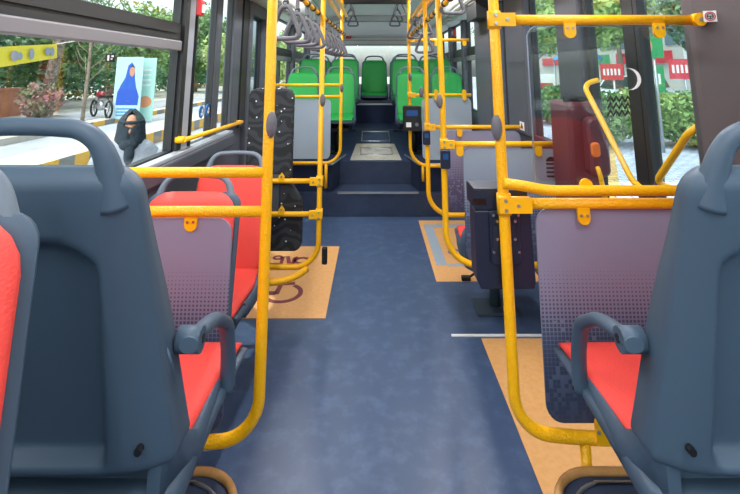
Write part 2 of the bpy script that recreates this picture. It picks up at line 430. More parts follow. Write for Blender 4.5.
# ---- podiums over the front wheels
PZ = .31
def podium(side, xa, name):
    # top outline with a rounded far aisle corner
    r = .12; Y1 = 1.47; Y0 = -1.2
    xa_ = side*xa; xw = side*(WX-.001)
    pts = [(xw, Y0), (xa_, Y0)]
    for k in range(9):
        a = PI/2*k/8
        pts.append((xa_+side*(r-r*math.cos(a)), Y1-r+r*math.sin(a)))
    pts.append((xw, Y1))
    o = struct(name, MB().prism(pts, 2, 0, PZ), 'lower_wall', label='dark blue wheel arch podium')
    # wooden lip and steel trim along the edge
    e = [Vector((p[0], p[1], PZ+.006)) for p in pts[1:]]
    MB().tube(e, .011, 8).build('wood_lip', 'wood', o)
    e = [Vector((p[0]+side*.03*(1 if i < 9 else .2), p[1]-.03, PZ+.003)) for i, p in enumerate(pts[1:])]
    MB().tube(e, .005, 6).build('steel_trim', 'steel', o)
    return o
podium(-1, .36, 'podium_floor_left'); podium(1, .475, 'podium_floor_right')
# ---- rear steps and platforms
def prism_z(name, pts, z0, z1, m, **k): return struct(name, MB().prism(pts, 2, z0, z1), m, **k)
aL, aR = -.42, .45
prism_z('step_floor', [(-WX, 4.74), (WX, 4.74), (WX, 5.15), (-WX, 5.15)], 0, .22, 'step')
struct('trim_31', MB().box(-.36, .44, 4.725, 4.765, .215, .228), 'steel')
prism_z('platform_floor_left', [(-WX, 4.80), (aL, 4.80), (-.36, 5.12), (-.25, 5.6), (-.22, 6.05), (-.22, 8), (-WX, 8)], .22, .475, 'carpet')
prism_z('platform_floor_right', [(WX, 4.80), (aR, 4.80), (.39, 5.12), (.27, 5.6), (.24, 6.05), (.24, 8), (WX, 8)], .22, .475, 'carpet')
for sgn, nm, pl in ((-1, 'trim_32', [(-WX, 4.80), (aL, 4.80), (-.36, 5.12), (-.25, 5.6), (-.22, 6.05)]), (1, 'trim_33', [(WX, 4.80), (aR, 4.80), (.39, 5.12), (.27, 5.6), (.24, 6.05)])):
    struct(nm, MB().tube([(x, y, .478) for x, y in pl], .012, 8), 'steel')
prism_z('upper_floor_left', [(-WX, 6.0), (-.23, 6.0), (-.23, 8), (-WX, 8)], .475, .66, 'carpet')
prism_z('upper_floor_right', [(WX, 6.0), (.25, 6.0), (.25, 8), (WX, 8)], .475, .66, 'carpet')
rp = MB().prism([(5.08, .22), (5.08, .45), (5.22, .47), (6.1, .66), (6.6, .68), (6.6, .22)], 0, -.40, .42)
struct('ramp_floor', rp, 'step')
# engine hatch plates on the ramp
def ramp_z(y): return .47+(y-5.22)/(6.1-5.22)*.19
hp = MB()
hp.add([(-.26, 5.12, .458), (.30, 5.12, .458), (.24, 5.60, ramp_z(5.60)+.004), (-.21, 5.60, ramp_z(5.60)+.004)], [(0, 1, 2, 3)])
hp.add([(-.26, 5.12, .45), (.30, 5.12, .45), (.24, 5.60, ramp_z(5.60)-.004), (-.21, 5.60, ramp_z(5.60)-.004)], [(3, 2, 1, 0)])
hatch = thing('engine_hatch', 'shiny metal engine hatch on the ramp between the green seats', 'hatch', (0, 0, 0))
hp.build('cover_plate', 'metal_floor', hatch)
fr = MB()
for (y0, y1, x0, x1) in ((5.27, 5.46, -.15, .20), (5.66, 5.98, -.15, .19)):
    e = [(x0, y0, ramp_z(y0)+.008), (x1, y0, ramp_z(y0)+.008), (x1, y1, ramp_z(y1)+.008), (x0, y1, ramp_z(y1)+.008)]
    fr.cut(); fr.tube(e, .010, 6, close=True)
fr.build('hatch_rim', 'steel', hatch)
struct('bench_floor', MB().box(-WX, WX, 6.62, 8.0, .66, .92), 'carpet')
struct('trim_34', MB().box(-.24, .26, 6.605, 6.62, .93, .95), 'steel')
# ---- floor markings
def flat(name, pts, m, z=.003, parent=None, label=None):
    mb = MB().prism(pts, 2, z-.003, z)
    return mb
padL = thing('wheelchair_bay_mat', 'orange wheelchair bay floor mat with burgundy wheelchair and pram symbols', 'floor mat', (0, 0, 0))
MB().prism([(-WX+.002, 2.90), (-.282, 2.90), (-.282, 3.98), (-WX+.002, 3.98)], 2, 0, .003).build('mat', 'pad', padL)
# wheelchair symbol, its up direction points at the window
def arc(cx, cy, r, a0, a1, n=20): return [(cx+r*math.cos(math.radians(a0+(a1-a0)*k/n)), cy+r*math.sin(math.radians(a0+(a1-a0)*k/n))) for k in range(n+1)]
def ribbon(mb, pts, w, z0=.003, z1=.005):
    P = [Vector((p[0], p[1])) for p in pts]; L_ = []; R_ = []
    for i, p in enumerate(P):
        t = (P[min(i+1, len(P)-1)]-P[max(i-1, 0)]).normalized(); n = Vector((-t.y, t.x))*w/2
        L_.append(p+n); R_.append(p-n)
    for i in range(len(P)-1):
        mb.prism([L_[i], L_[i+1], R_[i+1], R_[i]], 2, z0, z1)
def floorpt(x, y):
    yc = (y-PY)/F; d = Vector(((x-CX)/F, math.cos(TH)+yc*math.sin(TH), math.sin(TH)-yc*math.cos(TH)))
    s = -(H-.004)/d.z; return (d.x*s, d.y*s)
sy = MB()
c0 = floorpt(251.5, 293); sy.disc((c0[0], c0[1], .004), .03, 2, .002)
ribbon(sy, [floorpt(257, 293.2), floorpt(276, 293)], .045)
ribbon(sy, [floorpt(276, 294), floorpt(281, 284.5), floorpt(295, 283.3)], .035)
ctr = floorpt(283, 292)
ribbon(sy, arc(ctr[0]-.0, ctr[1]-.01, .115, 60, -160), .03)
sy.build('wheelchair_symbol', 'symbol', padL)
sy = MB()
ribbon(sy, [floorpt(268, 264), floorpt(281, 263.5), floorpt(283, 257), floorpt(288, 256.5), floorpt(289, 263), floorpt(293, 263.2), floorpt(295, 258), floorpt(298, 257)], .03)
a_ = floorpt(302, 260.5); ribbon(sy, arc(a_[0], a_[1], .05, 0, 360), .028)
a_ = floorpt(278, 257.5); ribbon(sy, arc(a_[0], a_[1], .03, 0, 360), .02)
sy.build('pram_symbol', 'symbol', padL)
padR = thing('ramp_mat', 'orange floor mat with a pale grey strip beside the middle right pole', 'floor mat', (0, 0, 0))
MB().prism([(.425, 3.36), (WX-.002, 3.36), (WX-.002, 4.62), (.425, 4.62)], 2, 0, .003).build('mat', 'pad', padR)
sg = MB()
for (x0, x1, y0, y1) in ((.46, .54, 3.62, 4.5), (.54, .95, 4.42, 4.5), (.54, .95, 3.60, 3.64)): sg.prism([(x0, y0), (x1, y0), (x1, y1), (x0, y1)], 2, .003, .005)
sg.build('grey_strip', 'plain_panel', padR)
sg = MB(); ribbon(sg, arc(.64, 3.86, .045, 0, 300), .02); sg.build('blue_mark', 'blue_sign', padR)
tag(MB().prism([(.575, 1.49), (WX-.002, 1.49), (WX-.002, 2.70), (.575, 2.70)], 2, 0, .003).build('doorway_mat', 'pad'), 'orange floor mat in front of the door beside the right podium', 'floor mat')
struct('trim_35', MB().box(.42, .95, 2.72, 2.735, 0, .006), 'white')

# ================================================================== SEATS
def seat_top_w(t):            # outline half width factor, t 0 bottom .. 1 top
    return 1.0
def make_seat(name, label, upholstery, wb=.235, wt=.195, arm=0, pedestal=True, cat='seat', group=None, heavy=False):
    """faces -Y, origin on the floor under the cushion; back at +Y"""
    t = thing(name, label, cat, group=group)
    zb, zt = (.39 if heavy else .345), .955; ps = -.05 if heavy else 0
    def yback(z): return .20+.13*(z-.345)/.61
    def hw(z):
        u = (z-zb)/(zt-zb)
        w = wb+(wt-wb)*u**.9
        cr = .055
        if zt-z < cr: w -= cr*(1-math.sqrt(max(0, 1-(1-(zt-z)/cr)**2)))
        cb = .03
        if z-zb < cb: w -= cb*(1-math.sqrt(max(0, 1-(1-(z-zb)/cb)**2)))
        return w
    zs = [zb+.03*(1-math.cos(PI/2*k/5)) for k in range(6)]+[zb+.03+(zt-zb-.085)*k/40 for k in range(1, 41)]+[zt-.055+.055*math.sin(PI/2*k/6) for k in range(1, 7)]
    nx = 76; mb = MB()
    fwd = .055 if heavy else 0
    def back_y(s_, z):        # rear face with a sunk central field
        x = s_*hw(z)
        rim = 1-abs(s_)**6
        rec_w = (.155 if heavy else .135)+.022*(1-(z-zb)/.61)
        top = .83
        d = sstep(0, .016, rec_w-abs(x))*sstep(0, .022, (top-.10*max(0, (abs(x)-.04)/rec_w)**2.5)-z)*sstep(0, .02, z-(zb+.025))
        bol = .035*sstep(0, .5, 1-(z-zb)/.61)
        endr = min(1, (zt-z)/.03+.25, (z-zb)/.02+.3)
        return yback(z)+(.030+.022*(1-((z-zb)/.61)))*min(1, endr)*(.25+.75*max(0, rim))-.032*d
    def front_y(s_, z):
        x = s_*hw(z)
        return yback(z)-.018*(.3+.7*(1-abs(s_)**8))-fwd*sstep(.80, .97, abs(s_))*(1-.6*sstep(.6, .93, z))
    for face in (0, 1):
        fn = back_y if face == 0 else front_y
        rows = [[(math.sin(PI/2*(2*i/nx-1))*hw(z), fn(math.sin(PI/2*(2*i/nx-1)), z), z) for i in range(nx+1)] for z in zs]
        base = len(mb.v); mb.v += [p for r in rows for p in r]
        for j in range(len(zs)-1):
            for i in range(nx):
                a = base+j*(nx+1)+i; mb.f.append((a, a+1, a+nx+2, a+nx+1)); mb.sm.append(True)
    # rim joins front and back grids
    n1 = len(zs)*(nx+1)
    loop = [i for i in range(nx+1)]+[j*(nx+1)+nx for j in range(1, len(zs))]+[(len(zs)-1)*(nx+1)+i for i in range(nx-1, -1, -1)]+[j*(nx+1) for j in range(len(zs)-2, 0, -1)]
    for a, b in zip(loop, loop[1:]+loop[:1]): mb.f.append((a, b, b+n1, a+n1)); mb.sm.append(True)
    # pan under the cushion: lofted along y
    rings = []
    N = 28
    for k in range(13):
        u = k/12; y = .25-.47*u                # back to front
        w = wb*(1-(-.05 if heavy else .10)*u**2); top = .405+ps; bot = .30+.075*u**.8+ps*.6
        if k == 0: w *= .8
        ring = []
        for q in range(N):
            a = 2*PI*q/N; ca, sa = math.cos(a), math.sin(a); p = .35
            ring.append((w*math.copysign(abs(ca)**p, ca), y, (top+bot)/2+(top-bot)/2*math.copysign(abs(sa)**p, sa)))
        rings.append(ring)
    mb.loft(rings)
    if heavy: mb.box(-wb+.05, wb-.05, .165, .20, .33, .43)
    # side wings sweeping from the back down to the pan
    for s_ in (-1, 1):
        sec = []
        for k in range(9):
            u = k/8; y = .235-.34*u; zt_ = (.60 if heavy else .56)-((.225 if heavy else .15))*sstep(.0, (.32 if heavy else .6), u); zb_ = .345+ps*.6
            x = s_*(wb-(.030 if heavy else .012)*(1-min(1, u*3))-.008-.018*u**2)
            sec.append([(x-.012, y, zb_), (x+.012, y, zb_), (x+.013, y, (zb_+zt_)/2), (x+.008, y, zt_), (x-.008, y, zt_), (x-.013, y, (zb_+zt_)/2)])
        mb.loft(sec)
    mb.build('shell', 'shell', t)
    # upholstery
    cin = .040 if heavy else .012
    bc = MB(); zb2, zt2 = .42, (.925 if heavy else .962)
    def bw(z):
        w = wb-cin+(wt-wb)*((z-zb)/(zt-zb)); cr = .09
        if zt2-z < cr: w -= cr*(1-math.sqrt(max(0, 1-(1-(zt2-z)/cr)**2)))
        return w
    zz = [zb2+(zt2-zb2-.09)*k/12 for k in range(13)]+[zt2-.09+.09*math.sin(PI/2*k/5) for k in range(1, 6)]
    rings = []
    for z in zz:
        e = min(1, (zt2-z)/.03+.25); w = bw(z); y0 = yback(z)-.012; d = .040*e
        ring = []
        for q in range(24):
            a = 2*PI*q/24; ca, sa = math.cos(a), math.sin(a)
            ring.append((w*math.copysign(abs(ca)**.5, ca), y0-d/2+d/2*math.copysign(abs(sa)**.6, sa)-.006*0, z))
        rings.append(ring)
    bc.loft(rings); bc.build('back_cushion', upholstery, t)
    sc = MB(); rings = []
    for k in range(14):
        u = k/13; y = .175-.40*u; w = (wb-.016)*(1-(-.05 if heavy else .10)*u**2); e = math.sqrt(max(.05, 1-max(0, (u-.85)/.15)**2)) if u > .85 else 1
        zt_ = .452+ps-.012*math.sin(PI*u)-.025*max(0, u-.8)/.2; ring = []
        for q in range(24):
            a = 2*PI*q/24; ca, sa = math.cos(a), math.sin(a)
            ring.append((w*math.copysign(abs(ca)**.4, ca), y, .395+ps+(zt_-.395-ps)*(.5+.5*math.copysign(abs(sa)**.5, sa)*e)))
        rings.append(ring)
    sc.loft(rings); sc.build('seat_cushion', upholstery, t)
    # grab handle: broad arch over the top
    hx = wt-.045; g = MB(); y0 = yback(.94); hs = 1 if heavy else .72
    pts = [(-hx-.012, y0-.005, .88), (-hx, y0+.004, .94), (-hx+.020, y0+.014, .995), (-hx+.055, y0+.018, 1.022), (-hx+.10, y0+.019, 1.028), (0, y0+.019, 1.030), (hx-.10, y0+.019, 1.028), (hx-.055, y0+.018, 1.022), (hx-.020, y0+.014, .995), (hx, y0+.004, .94), (hx+.012, y0-.005, .88)]
    # smooth with catmull
    P = [Vector(p) for p in pts]; Q = []; R_ = []
    rad = [v*hs for v in (.028, .022, .0175, .016, .0155, .0155, .0155, .016, .0175, .022, .028)]
    for i in range(len(P)-1):
        p0, p1, p2, p3 = P[max(i-1, 0)], P[i], P[i+1], P[min(i+2, len(P)-1)]
        for k in range(5):
            u = k/5; Q.append(.5*((2*p1)+(p2-p0)*u+(2*p0-5*p1+4*p2-p3)*u*u+(3*p1-p0-3*p2+p3)*u**3)); R_.append(rad[i]*(1-u)+rad[i+1]*u)
    Q.append(P[-1]); R_.append(rad[-1])
    g.tube(Q, .016, 12, flat=(1.0, 1.1), rs=R_); g.build('grab_handle', 'shell' if heavy else 'handle_grey', t)
    # bolt heads on the back
    bb = MB()
    for s_ in (-1, 1): bb.cut(); bb.disc((s_*(wb-.055), yback(.45)+.046, .45), .007, 1, .012)
    bb.build('bolt', 'black', t)
    if arm:
        x = arm*(wb+.004); a = MB()
        P = [(x, .215, .592), (x, .17, .588), (x, .12, .580), (x, .06, .563), (x, .01, .535), (x, -.03, .507), (x, -.055, .455), (x, -.067, .40), (x, -.07, .335)]
        P = [Vector(p) for p in P]; Q = []
        for i in range(len(P)-1):
            p0, p1, p2, p3 = P[max(i-1, 0)], P[i], P[i+1], P[min(i+2, len(P)-1)]
            for k in range(4):
                u = k/4; Q.append(.5*((2*p1)+(p2-p0)*u+(2*p0-5*p1+4*p2-p3)*u*u+(3*p1-p0-3*p2+p3)*u**3))
        Q.append(P[-1]); a.tube(Q, .017, 12, flat=(.85, 1.15))
        a.tube([(x-arm*.03, .19, .590), (x+arm*.018, .19, .590)], .024, 14)
        ao = a.build('armrest', 'shell', t)
        sc2 = MB(); sc2.cut(); sc2.disc((x+arm*.018, .185, .590), .008, 0, .004); sc2.cut(); sc2.disc((x+arm*.018, -.07, .345), .006, 0, .004); sc2.build('screw', 'black', ao)
    if pedestal:
        pb0 = .026 if heavy else 0
        b = MB(); b.tube([(0, .02, pb0+.01), (0, .02, .33)], .030, 14); b.rslab(-.13, .13, pb0, pb0+.02, -.06, .12, .009); b.box(-.15, .15, -.12, .18, .27, .31)
        b.build('pedestal', 'shell_dark' if pedestal == 1 else 'black', t)
    return t
R180 = PI
def put(o, x, y, z, rz=0): o.location = (x, y, z); o.rotation_euler = (0, 0, rz); return o
put(make_seat('bus_seat', 'big grey seat shell with one armrest, seen from behind, before the left modesty panel', 'red', wb=.290, wt=.215, arm=-1, heavy=True, group='seats on the front podiums'), -.665, 1.225, PZ-.025, R180)
put(make_seat('bus_seat', 'big grey seat shell with one armrest, seen from behind, on the door side podium', 'red', wb=.27, wt=.20, arm=1, heavy=True, group='seats on the front podiums'), .795, 1.225, PZ-.025, R180)
put(make_seat('bus_seat', 'red padded seat edge with grey rim cut off by the left edge of the picture', 'red', wb=.235, wt=.22, group='seats on the front podiums'), -.572, .362, PZ-.022, math.radians(26)).scale = (1, 1, .965)
put(make_seat('bus_seat', 'red seat facing the viewer just behind the left dotted panel, nearer the front', 'red', wb=.215, wt=.205, group='red seats under the left windows'), -.795, 1.80, 0, 0).scale = (1, 1, .925)
put(make_seat('bus_seat', 'red seat facing the viewer between the other red seat and the black padded board', 'red', wb=.22, wt=.20, group='red seats under the left windows'), -.785, 2.36, 0, 0).scale = (1, 1, .925)
put(make_seat('bus_seat', 'seat behind the light grey dotted panel, only its red cushion edge showing', 'red', wb=.215, wt=.20), .735, 3.04, 0, R180).scale = (1, 1, .925)
proto = make_seat('bus_seat', '', 'green', wb=.225, wt=.205, pedestal=2)
GS = [(-.43, 5.42, .475, 1, 'green seat by the aisle, front row on the left raised platform'),
      (-.88, 5.42, .475, 1, 'green seat by the window, front row on the left raised platform'),
      (.47, 5.42, .475, 1, 'green seat by the aisle, front row on the right raised platform behind the card reader'),
      (.90, 5.42, .475, 1, 'green seat by the window, front row on the right platform behind the clear screen'),
      (-.41, 6.16, .66, 1, 'green seat by the aisle, second row on the left platform'),
      (-.86, 6.16, .66, 1, 'green seat by the window, second row on the left platform'),
      (.445, 6.16, .66, 1, 'green seat by the aisle, second row on the right platform'),
      (.89, 6.16, .66, 1, 'green seat by the window, second row on the right platform'),
      (.005, 7.02, .66, 0, 'green seat in the middle of the last row under the rear window'),
      (-.44, 7.02, .66, 0, 'green seat left of the middle seat in the last row'),
      (.45, 7.02, .66, 0, 'green seat right of the middle seat in the last row'),
      (-.88, 7.02, .66, 0, 'green seat in the left rear corner of the last row'),
      (.89, 7.02, .66, 0, 'green seat in the right rear corner of the last row')]
for i, (x, y, z, ped, lb) in enumerate(GS):
    o = proto if i == 0 else copy_tree(proto)
    o.location = (x, y, z if ped else z+.0); o.scale = (.95, .95, .95); o['label'] = lb; o['group'] = 'green seats at the rear'
    if not ped:
        for ch in list(o.children):
            if ch.name.startswith('pedestal'): bpy.data.objects.remove(ch)

# ================================================================== HANDRAILS
R = .017
def clamp(mb, x, y, z, L=.055, dirx=1, r=R+.005, w=.02):
    """sleeve bracket joining a rail to a pole"""
    mb.cut(); mb.tube([(x, y, z-.030), (x, y, z+.030)], r, 14)
    mb.tube([(x, y, z), (x+dirx*L, y, z)], r, 14)
    mb.box(x-.02 if dirx > 0 else x-dirx*0-L*1, x+L if dirx > 0 else x+.02, y-.024, y-.014, z-.022, z+.022)
def bolts(mb, x, y, z, dirx=1, n=3):
    for (dx, dz) in ((0, .014), (0, -.014), (dirx*.038, 0))[:n]: mb.cut(); mb.disc((x+dx, y-.027, z+dz), .0055, 1, .005)
def tab(mb, x, y, z, w=.020, h=.052):
    """hanging lug under a rail"""
    mb.cut()
    mb.prism([(x-w, z), (x-w, z-h+w)]+[(x-w*math.cos(math.radians(a)), z-h+w-w*math.sin(math.radians(a))) for a in range(15, 180, 15)]+[(x+w, z-h+w), (x+w, z)], 1, y-.024, y-.014)
def tabbolts(mb, x, y, z):
    for dx in (-.009, .009): mb.cut(); mb.disc((x+dx, y-.026, z-.024), .004, 1, .004)
def button(parent, x, y, z, red=True):
    b = MB(); b.ball((x+.012, y-.012, z), .015, .019, .035, 16, 10); o = b.build('stop_button', 'grip_grey', parent)
    o['label'] = 'oval grey stop button'
    return o
# ---- near left frame
Y1 = 1.50
fl = thing('handrail_frame', 'near left yellow frame with tall curved pole and two rails over the dotted panel', 'handrail', (-.345, Y1, 0)); 
def sub(p, mb, name, m, **k):
    o = mb.build(name, m, p, **k)
    for q in (MB.last or [o]): q.location = (-p.location[0], -p.location[1], -p.location[2])
    return o
top = at(271, 0, Y1); mid = at(263, 300, Y1)
xL = (top.x+mid.x)/2
p = MB(); p.tube([(top.x, Y1, 2.295), (mid.x, Y1, .9), (mid.x, Y1, .375), (-.55, Y1, .362), (-.62, Y1, .362)], R, 16, fil=.20)
p.tube([(-.545, Y1, .362), (-.545, Y1, .0)], R-.002, 14); p.disc((-.545, Y1, .006), .04, 2, .012)
sub(fl, p, 'pole', 'yellow')
z1, z2 = at(200, 172.5, Y1).z, at(200, 211.5, Y1).z
for z in (z1, z2):
    r_ = MB(); r_.tube([(mid.x-.01, Y1, z), (-WX+.0, Y1, z)], R-.001, 14); sub(fl, r_, 'rail', 'yellow')
ce = MB(); ce.disc((top.x, Y1, 2.29), .04, 2, .02); sub(fl, ce, 'ceiling_flange', 'yellow')
pn = MB(); a, b = at(232, 300, Y1), at(232, 219, Y1)
pn.rslab(-1.08, b.x, .385, b.z, Y1+.004, Y1+.012, .045); sub(fl, pn, 'modesty_panel', 'dotted')
tb = MB(); tx = at(191, 222, Y1).x; tab(tb, tx, Y1+.02, z2-.005); tab(tb, -.98, Y1+.02, z2-.005); sub(fl, tb, 'lug', 'yellow_plain')
tb = MB(); tabbolts(tb, tx, Y1+.02, z2-.005); tabbolts(tb, -.98, Y1+.02, z2-.005); sub(fl, tb, 'bolt', 'chrome')
bp = at(269, 124, Y1); b_ = MB(); b_.ball((bp.x+.012, Y1-.018, bp.z), .017, .019, .041); bo = sub(fl, b_, 'stop_button', 'grip_grey')
# ---- near right frame with clear screen
frr = thing('handrail_frame', 'near right yellow frame with clear screen between its rails and a dotted panel below', 'handrail', (.38, Y1, 0))
tR, mR = at(492, 0, Y1), at(510, 320, Y1)
# pole leans as in the photo
p = MB(); p.tube([(tR.x, Y1, 2.295), (at(503, 190, Y1).x, Y1, at(503, 190, Y1).z), (mR.x+.002, Y1, .395), (.60, Y1, .375), (.80, Y1, .375)], R, 16, fil=.17)
p.tube([(.607, Y1, .375), (.607, Y1, 0)], R-.002, 14); p.disc((.607, Y1, .006), .04, 2, .012)
sub(frr, p, 'pole', 'yellow')
zt = at(600, 20, Y1).z; zl1 = at(600, 189, Y1).z; zl2 = at(600, 202, Y1).z; xp = at(494, 20, Y1).x; xe = at(698, 20, Y1).x
r_ = MB(); r_.tube([(xp, Y1, zt), (xe, Y1, zt)], R, 14); r_.disc((xe-.008, Y1-.012, zt), .022, 1, .024); sub(frr, r_, 'rail', 'yellow')
xp2 = at(503, 190, Y1).x
r_ = MB(); r_.tube([(xp2-.005, Y1-.02, zl1+.022), (xp2+.05, Y1-.02, zl1+.016), (xp2+.13, Y1-.02, zl1), (xe+.02, Y1-.02, zl1)], R-.001, 14, fil=.05); sub(frr, r_, 'rail', 'yellow')
r_ = MB(); r_.tube([(xp2, Y1, zl2-.004), (xe+.02, Y1, zl2-.004)], R-.001, 14); sub(frr, r_, 'rail', 'yellow')
k = MB(); clamp(k, xp, Y1, zt, .065); clamp(k, xp2, Y1-.004, zl2-.004, .08); sub(frr, k, 'clamp', 'yellow_plain')
k = MB(); bolts(k, xp, Y1, zt); bolts(k, xp2, Y1, zl2-.004); k.cut(); k.disc((xe-.008, Y1-.026, zt), .006, 1, .004); sub(frr, k, 'bolt', 'steel')
gl = MB(); g0 = at(527, 26, Y1); gl.rslab(g0.x, xe-.03, zl1+.02, zt-.015, Y1+.005, Y1+.011, .03); go = sub(frr, gl, 'clear_screen', 'glass_clear')
# rounded edge strip of the screen
rim = MB(); rim.tube([(g0.x, Y1+.008, zl1+.02), (g0.x, Y1+.008, zt-.02), (xe-.1, Y1+.008, zt-.02)], .0022, 6, fil=.04); sub(frr, rim, 'screen_edge', 'plain_panel')
zz = MB()
for q in range(3):
    P = [at(608+i*2.9, 97+q*7+(3 if i % 2 == 0 else -2), Y1) for i in range(9)]
    for u, v in zip(P, P[1:]): zz.prism([(u.x, u.z), (v.x, v.z), (v.x, v.z-.009), (u.x, u.z-.009)], 1, Y1+.003, Y1+.005)
sub(frr, zz, 'wave_print', 'black')
zz = MB(); cc = at(631, 79, Y1)
pc = [(cc.x+.035*math.cos(math.radians(a)), cc.z+.035*math.sin(math.radians(a))) for a in range(-100, 101, 20)]; pc2 = [(cc.x-.012+.036*math.cos(math.radians(a)), cc.z+.036*math.sin(math.radians(a))) for a in range(-90, 91, 20)]
for i in range(9): zz.prism([pc[i], pc[i+1], pc2[min(i+1, 9)], pc2[i]], 1, Y1+.003, Y1+.005)
sub(frr, zz, 'crescent_print', 'white')
zz = MB()
for xx, w in ((460, .09), (652, .14)): 
    q = at(560 if xx == 460 else 655, 84, Y1); zz.box(q.x-w*.5, q.x+w*.5, Y1+.003, Y1+.005, q.z-.004, q.z+.004)
tb = MB(); tt = MB()
for xx in (567, 655): q = at(xx, 26, Y1); tab(tb, q.x, Y1, zt-.012, .019, .05); tabbolts(tt, q.x, Y1, zt-.004)
q = at(582, 212, Y1); tab(tb, q.x, Y1+.01, zl2-.015, .019, .048); tabbolts(tt, q.x, Y1+.01, zl2-.012)
q = at(600, 425, Y1); tb.cut(); tb.prism([(q.x-.02, .37), (q.x-.02, .42)]+[(q.x-.02*math.cos(math.radians(a)), .42+.02*math.sin(math.radians(a))) for a in range(15, 180, 15)]+[(q.x+.02, .42), (q.x+.02, .37)], 1, Y1-.02, Y1-.008)
q = at(585, 182, Y1); tb.cut(); tb.disc((q.x, Y1-.005, zl1+.012), .02, 1, .01)
sub(frr, tb, 'lug', 'yellow_plain'); tt.cut(); tt.disc((at(595, 425, Y1).x, Y1-.022, .405), .005, 1, .004); tt.cut(); tt.disc((at(606, 425, Y1).x, Y1-.022, .405), .005, 1, .004); sub(frr, tt, 'bolt', 'steel')
pn = MB(); a = at(538, 240, Y1); pn.rslab(a.x, xe+.0, at(600, 427, Y1).z, at(600, 209, Y1).z, Y1+.012, Y1+.020, .05); sub(frr, pn, 'modesty_panel', 'dotted')
bp = at(495, 127, Y1); b_ = MB(); b_.ball((bp.x+.0, Y1-.02, bp.z), .017, .019, .040); sub(frr, b_, 'stop_button', 'grip_grey')
# ---- middle left frame that carries the padded board
Y2 = 2.95; XM = at(321, 120, Y2).x
fm = thing('handrail_frame', 'yellow pole and low rails beside the black padded board over the wheelchair mat', 'handrail', (XM, Y2, 0))
p = MB(); zb_ = at(300, 267, Y2).z
p.tube([(XM, Y2, 2.295), (XM, Y2, zb_), (-WX, Y2, zb_)], R-.001, 14, fil=.14)
sub(fm, p, 'pole', 'yellow')
p = MB(); e1, e2 = at(303, 264, 2.86), at(250, 285, 2.70); p.tube([(-.40, Y2-.03, zb_+.0), (-.47, Y2-.12, zb_-.02), (e2.x, e2.y, e2.z), (e2.x-.3, e2.y-.02, e2.z)], R+.001, 14, fil=.08); sub(fm, p, 'folding_arm', 'yellow')
za, zb2 = at(300, 181, Y2).z, at(300, 214, Y2).z
for z in (za, zb2):
    r_ = MB(); r_.tube([(XM, Y2, z), (-.80, Y2, z)], R-.002, 12); sub(fm, r_, 'rail', 'yellow')
k = MB(); clamp(k, XM, Y2, za, .06, -1); clamp(k, XM, Y2, zb2, .06, -1)
for xx in (282,):
    for yy, z in ((176, za), (209, zb2)): q = at(xx, yy, Y2); k.cut(); k.prism([(q.x-.018, z), (q.x-.018, z+.03), (q.x, z+.052), (q.x+.018, z+.03), (q.x+.018, z)], 1, Y2-.02, Y2-.008)
sub(fm, k, 'clamp', 'yellow_plain')
k = MB(); bolts(k, XM, Y2, za, -1); bolts(k, XM, Y2, zb2, -1)
for yy, z in ((176, za), (209, zb2)): q = at(282, yy, Y2); k.cut(); k.disc((q.x, Y2-.022, z+.030), .006, 1, .004)
sub(fm, k, 'bolt', 'steel')
b_ = MB(); q = at(323, 100, Y2); b_.ball((q.x, Y2-.02, q.z), .018, .02, .040); sub(fm, b_, 'stop_button', 'grip_grey')
b_ = MB(); q = at(324.5, 255, Y2); b_.box(q.x-.014, q.x+.018, Y2-.03, Y2+.0, q.z-.045, q.z+.05, .008); sub(fm, b_, 'rubber_grip', 'rubber')
# padded board
bo_ = thing('padded_backrest', 'black padded wheelchair board with white flecks hung beside the wheelchair mat', 'wheelchair backrest', (at(270, 150, 3.05).x, 3.05, 0))
pb = MB(); xl, xr, xr2 = at(248, 120, 3.0).x, at(293, 130, 3.0).x, at(302, 220, 3.0).x
zt_, zm1, zm2, zb3 = at(270, 88, 3.0).z, at(270, 182, 3.0).z, at(270, 198, 3.0).z, at(270, 251, 3.0).z
o2 = [(xl, zb3+.03), (xl, zt_-.05), (xl+.015, zt_-.015), (xl+.05, zt_), (xr-.05, zt_), (xr-.015, zt_-.015), (xr, zt_-.05), (xr, zm1), (xr+.015, zm1-.03), (xr2-.01, zm2), (xr2, zm2-.05), (xr2, zb3+.04), (xr2-.012, zb3+.012), (xr2-.04, zb3), (xl+.04, zb3)]
pb.prism(o2, 1, 2.985, 3.05); sub(bo_, pb, 'pad', 'padboard', bevel=.014)
pb = MB(); pb.box(xl+.05, xr-.05, 3.051, 3.075, zb3-.0, zt_-.1); sub(bo_, pb, 'back_plate', 'pillar')
pb = MB()
pb.box(xl+.07, xr-.07, 2.967, 2.985, zb2-.03, za+.03); sub(bo_, pb, 'mounting_bar', 'pillar')
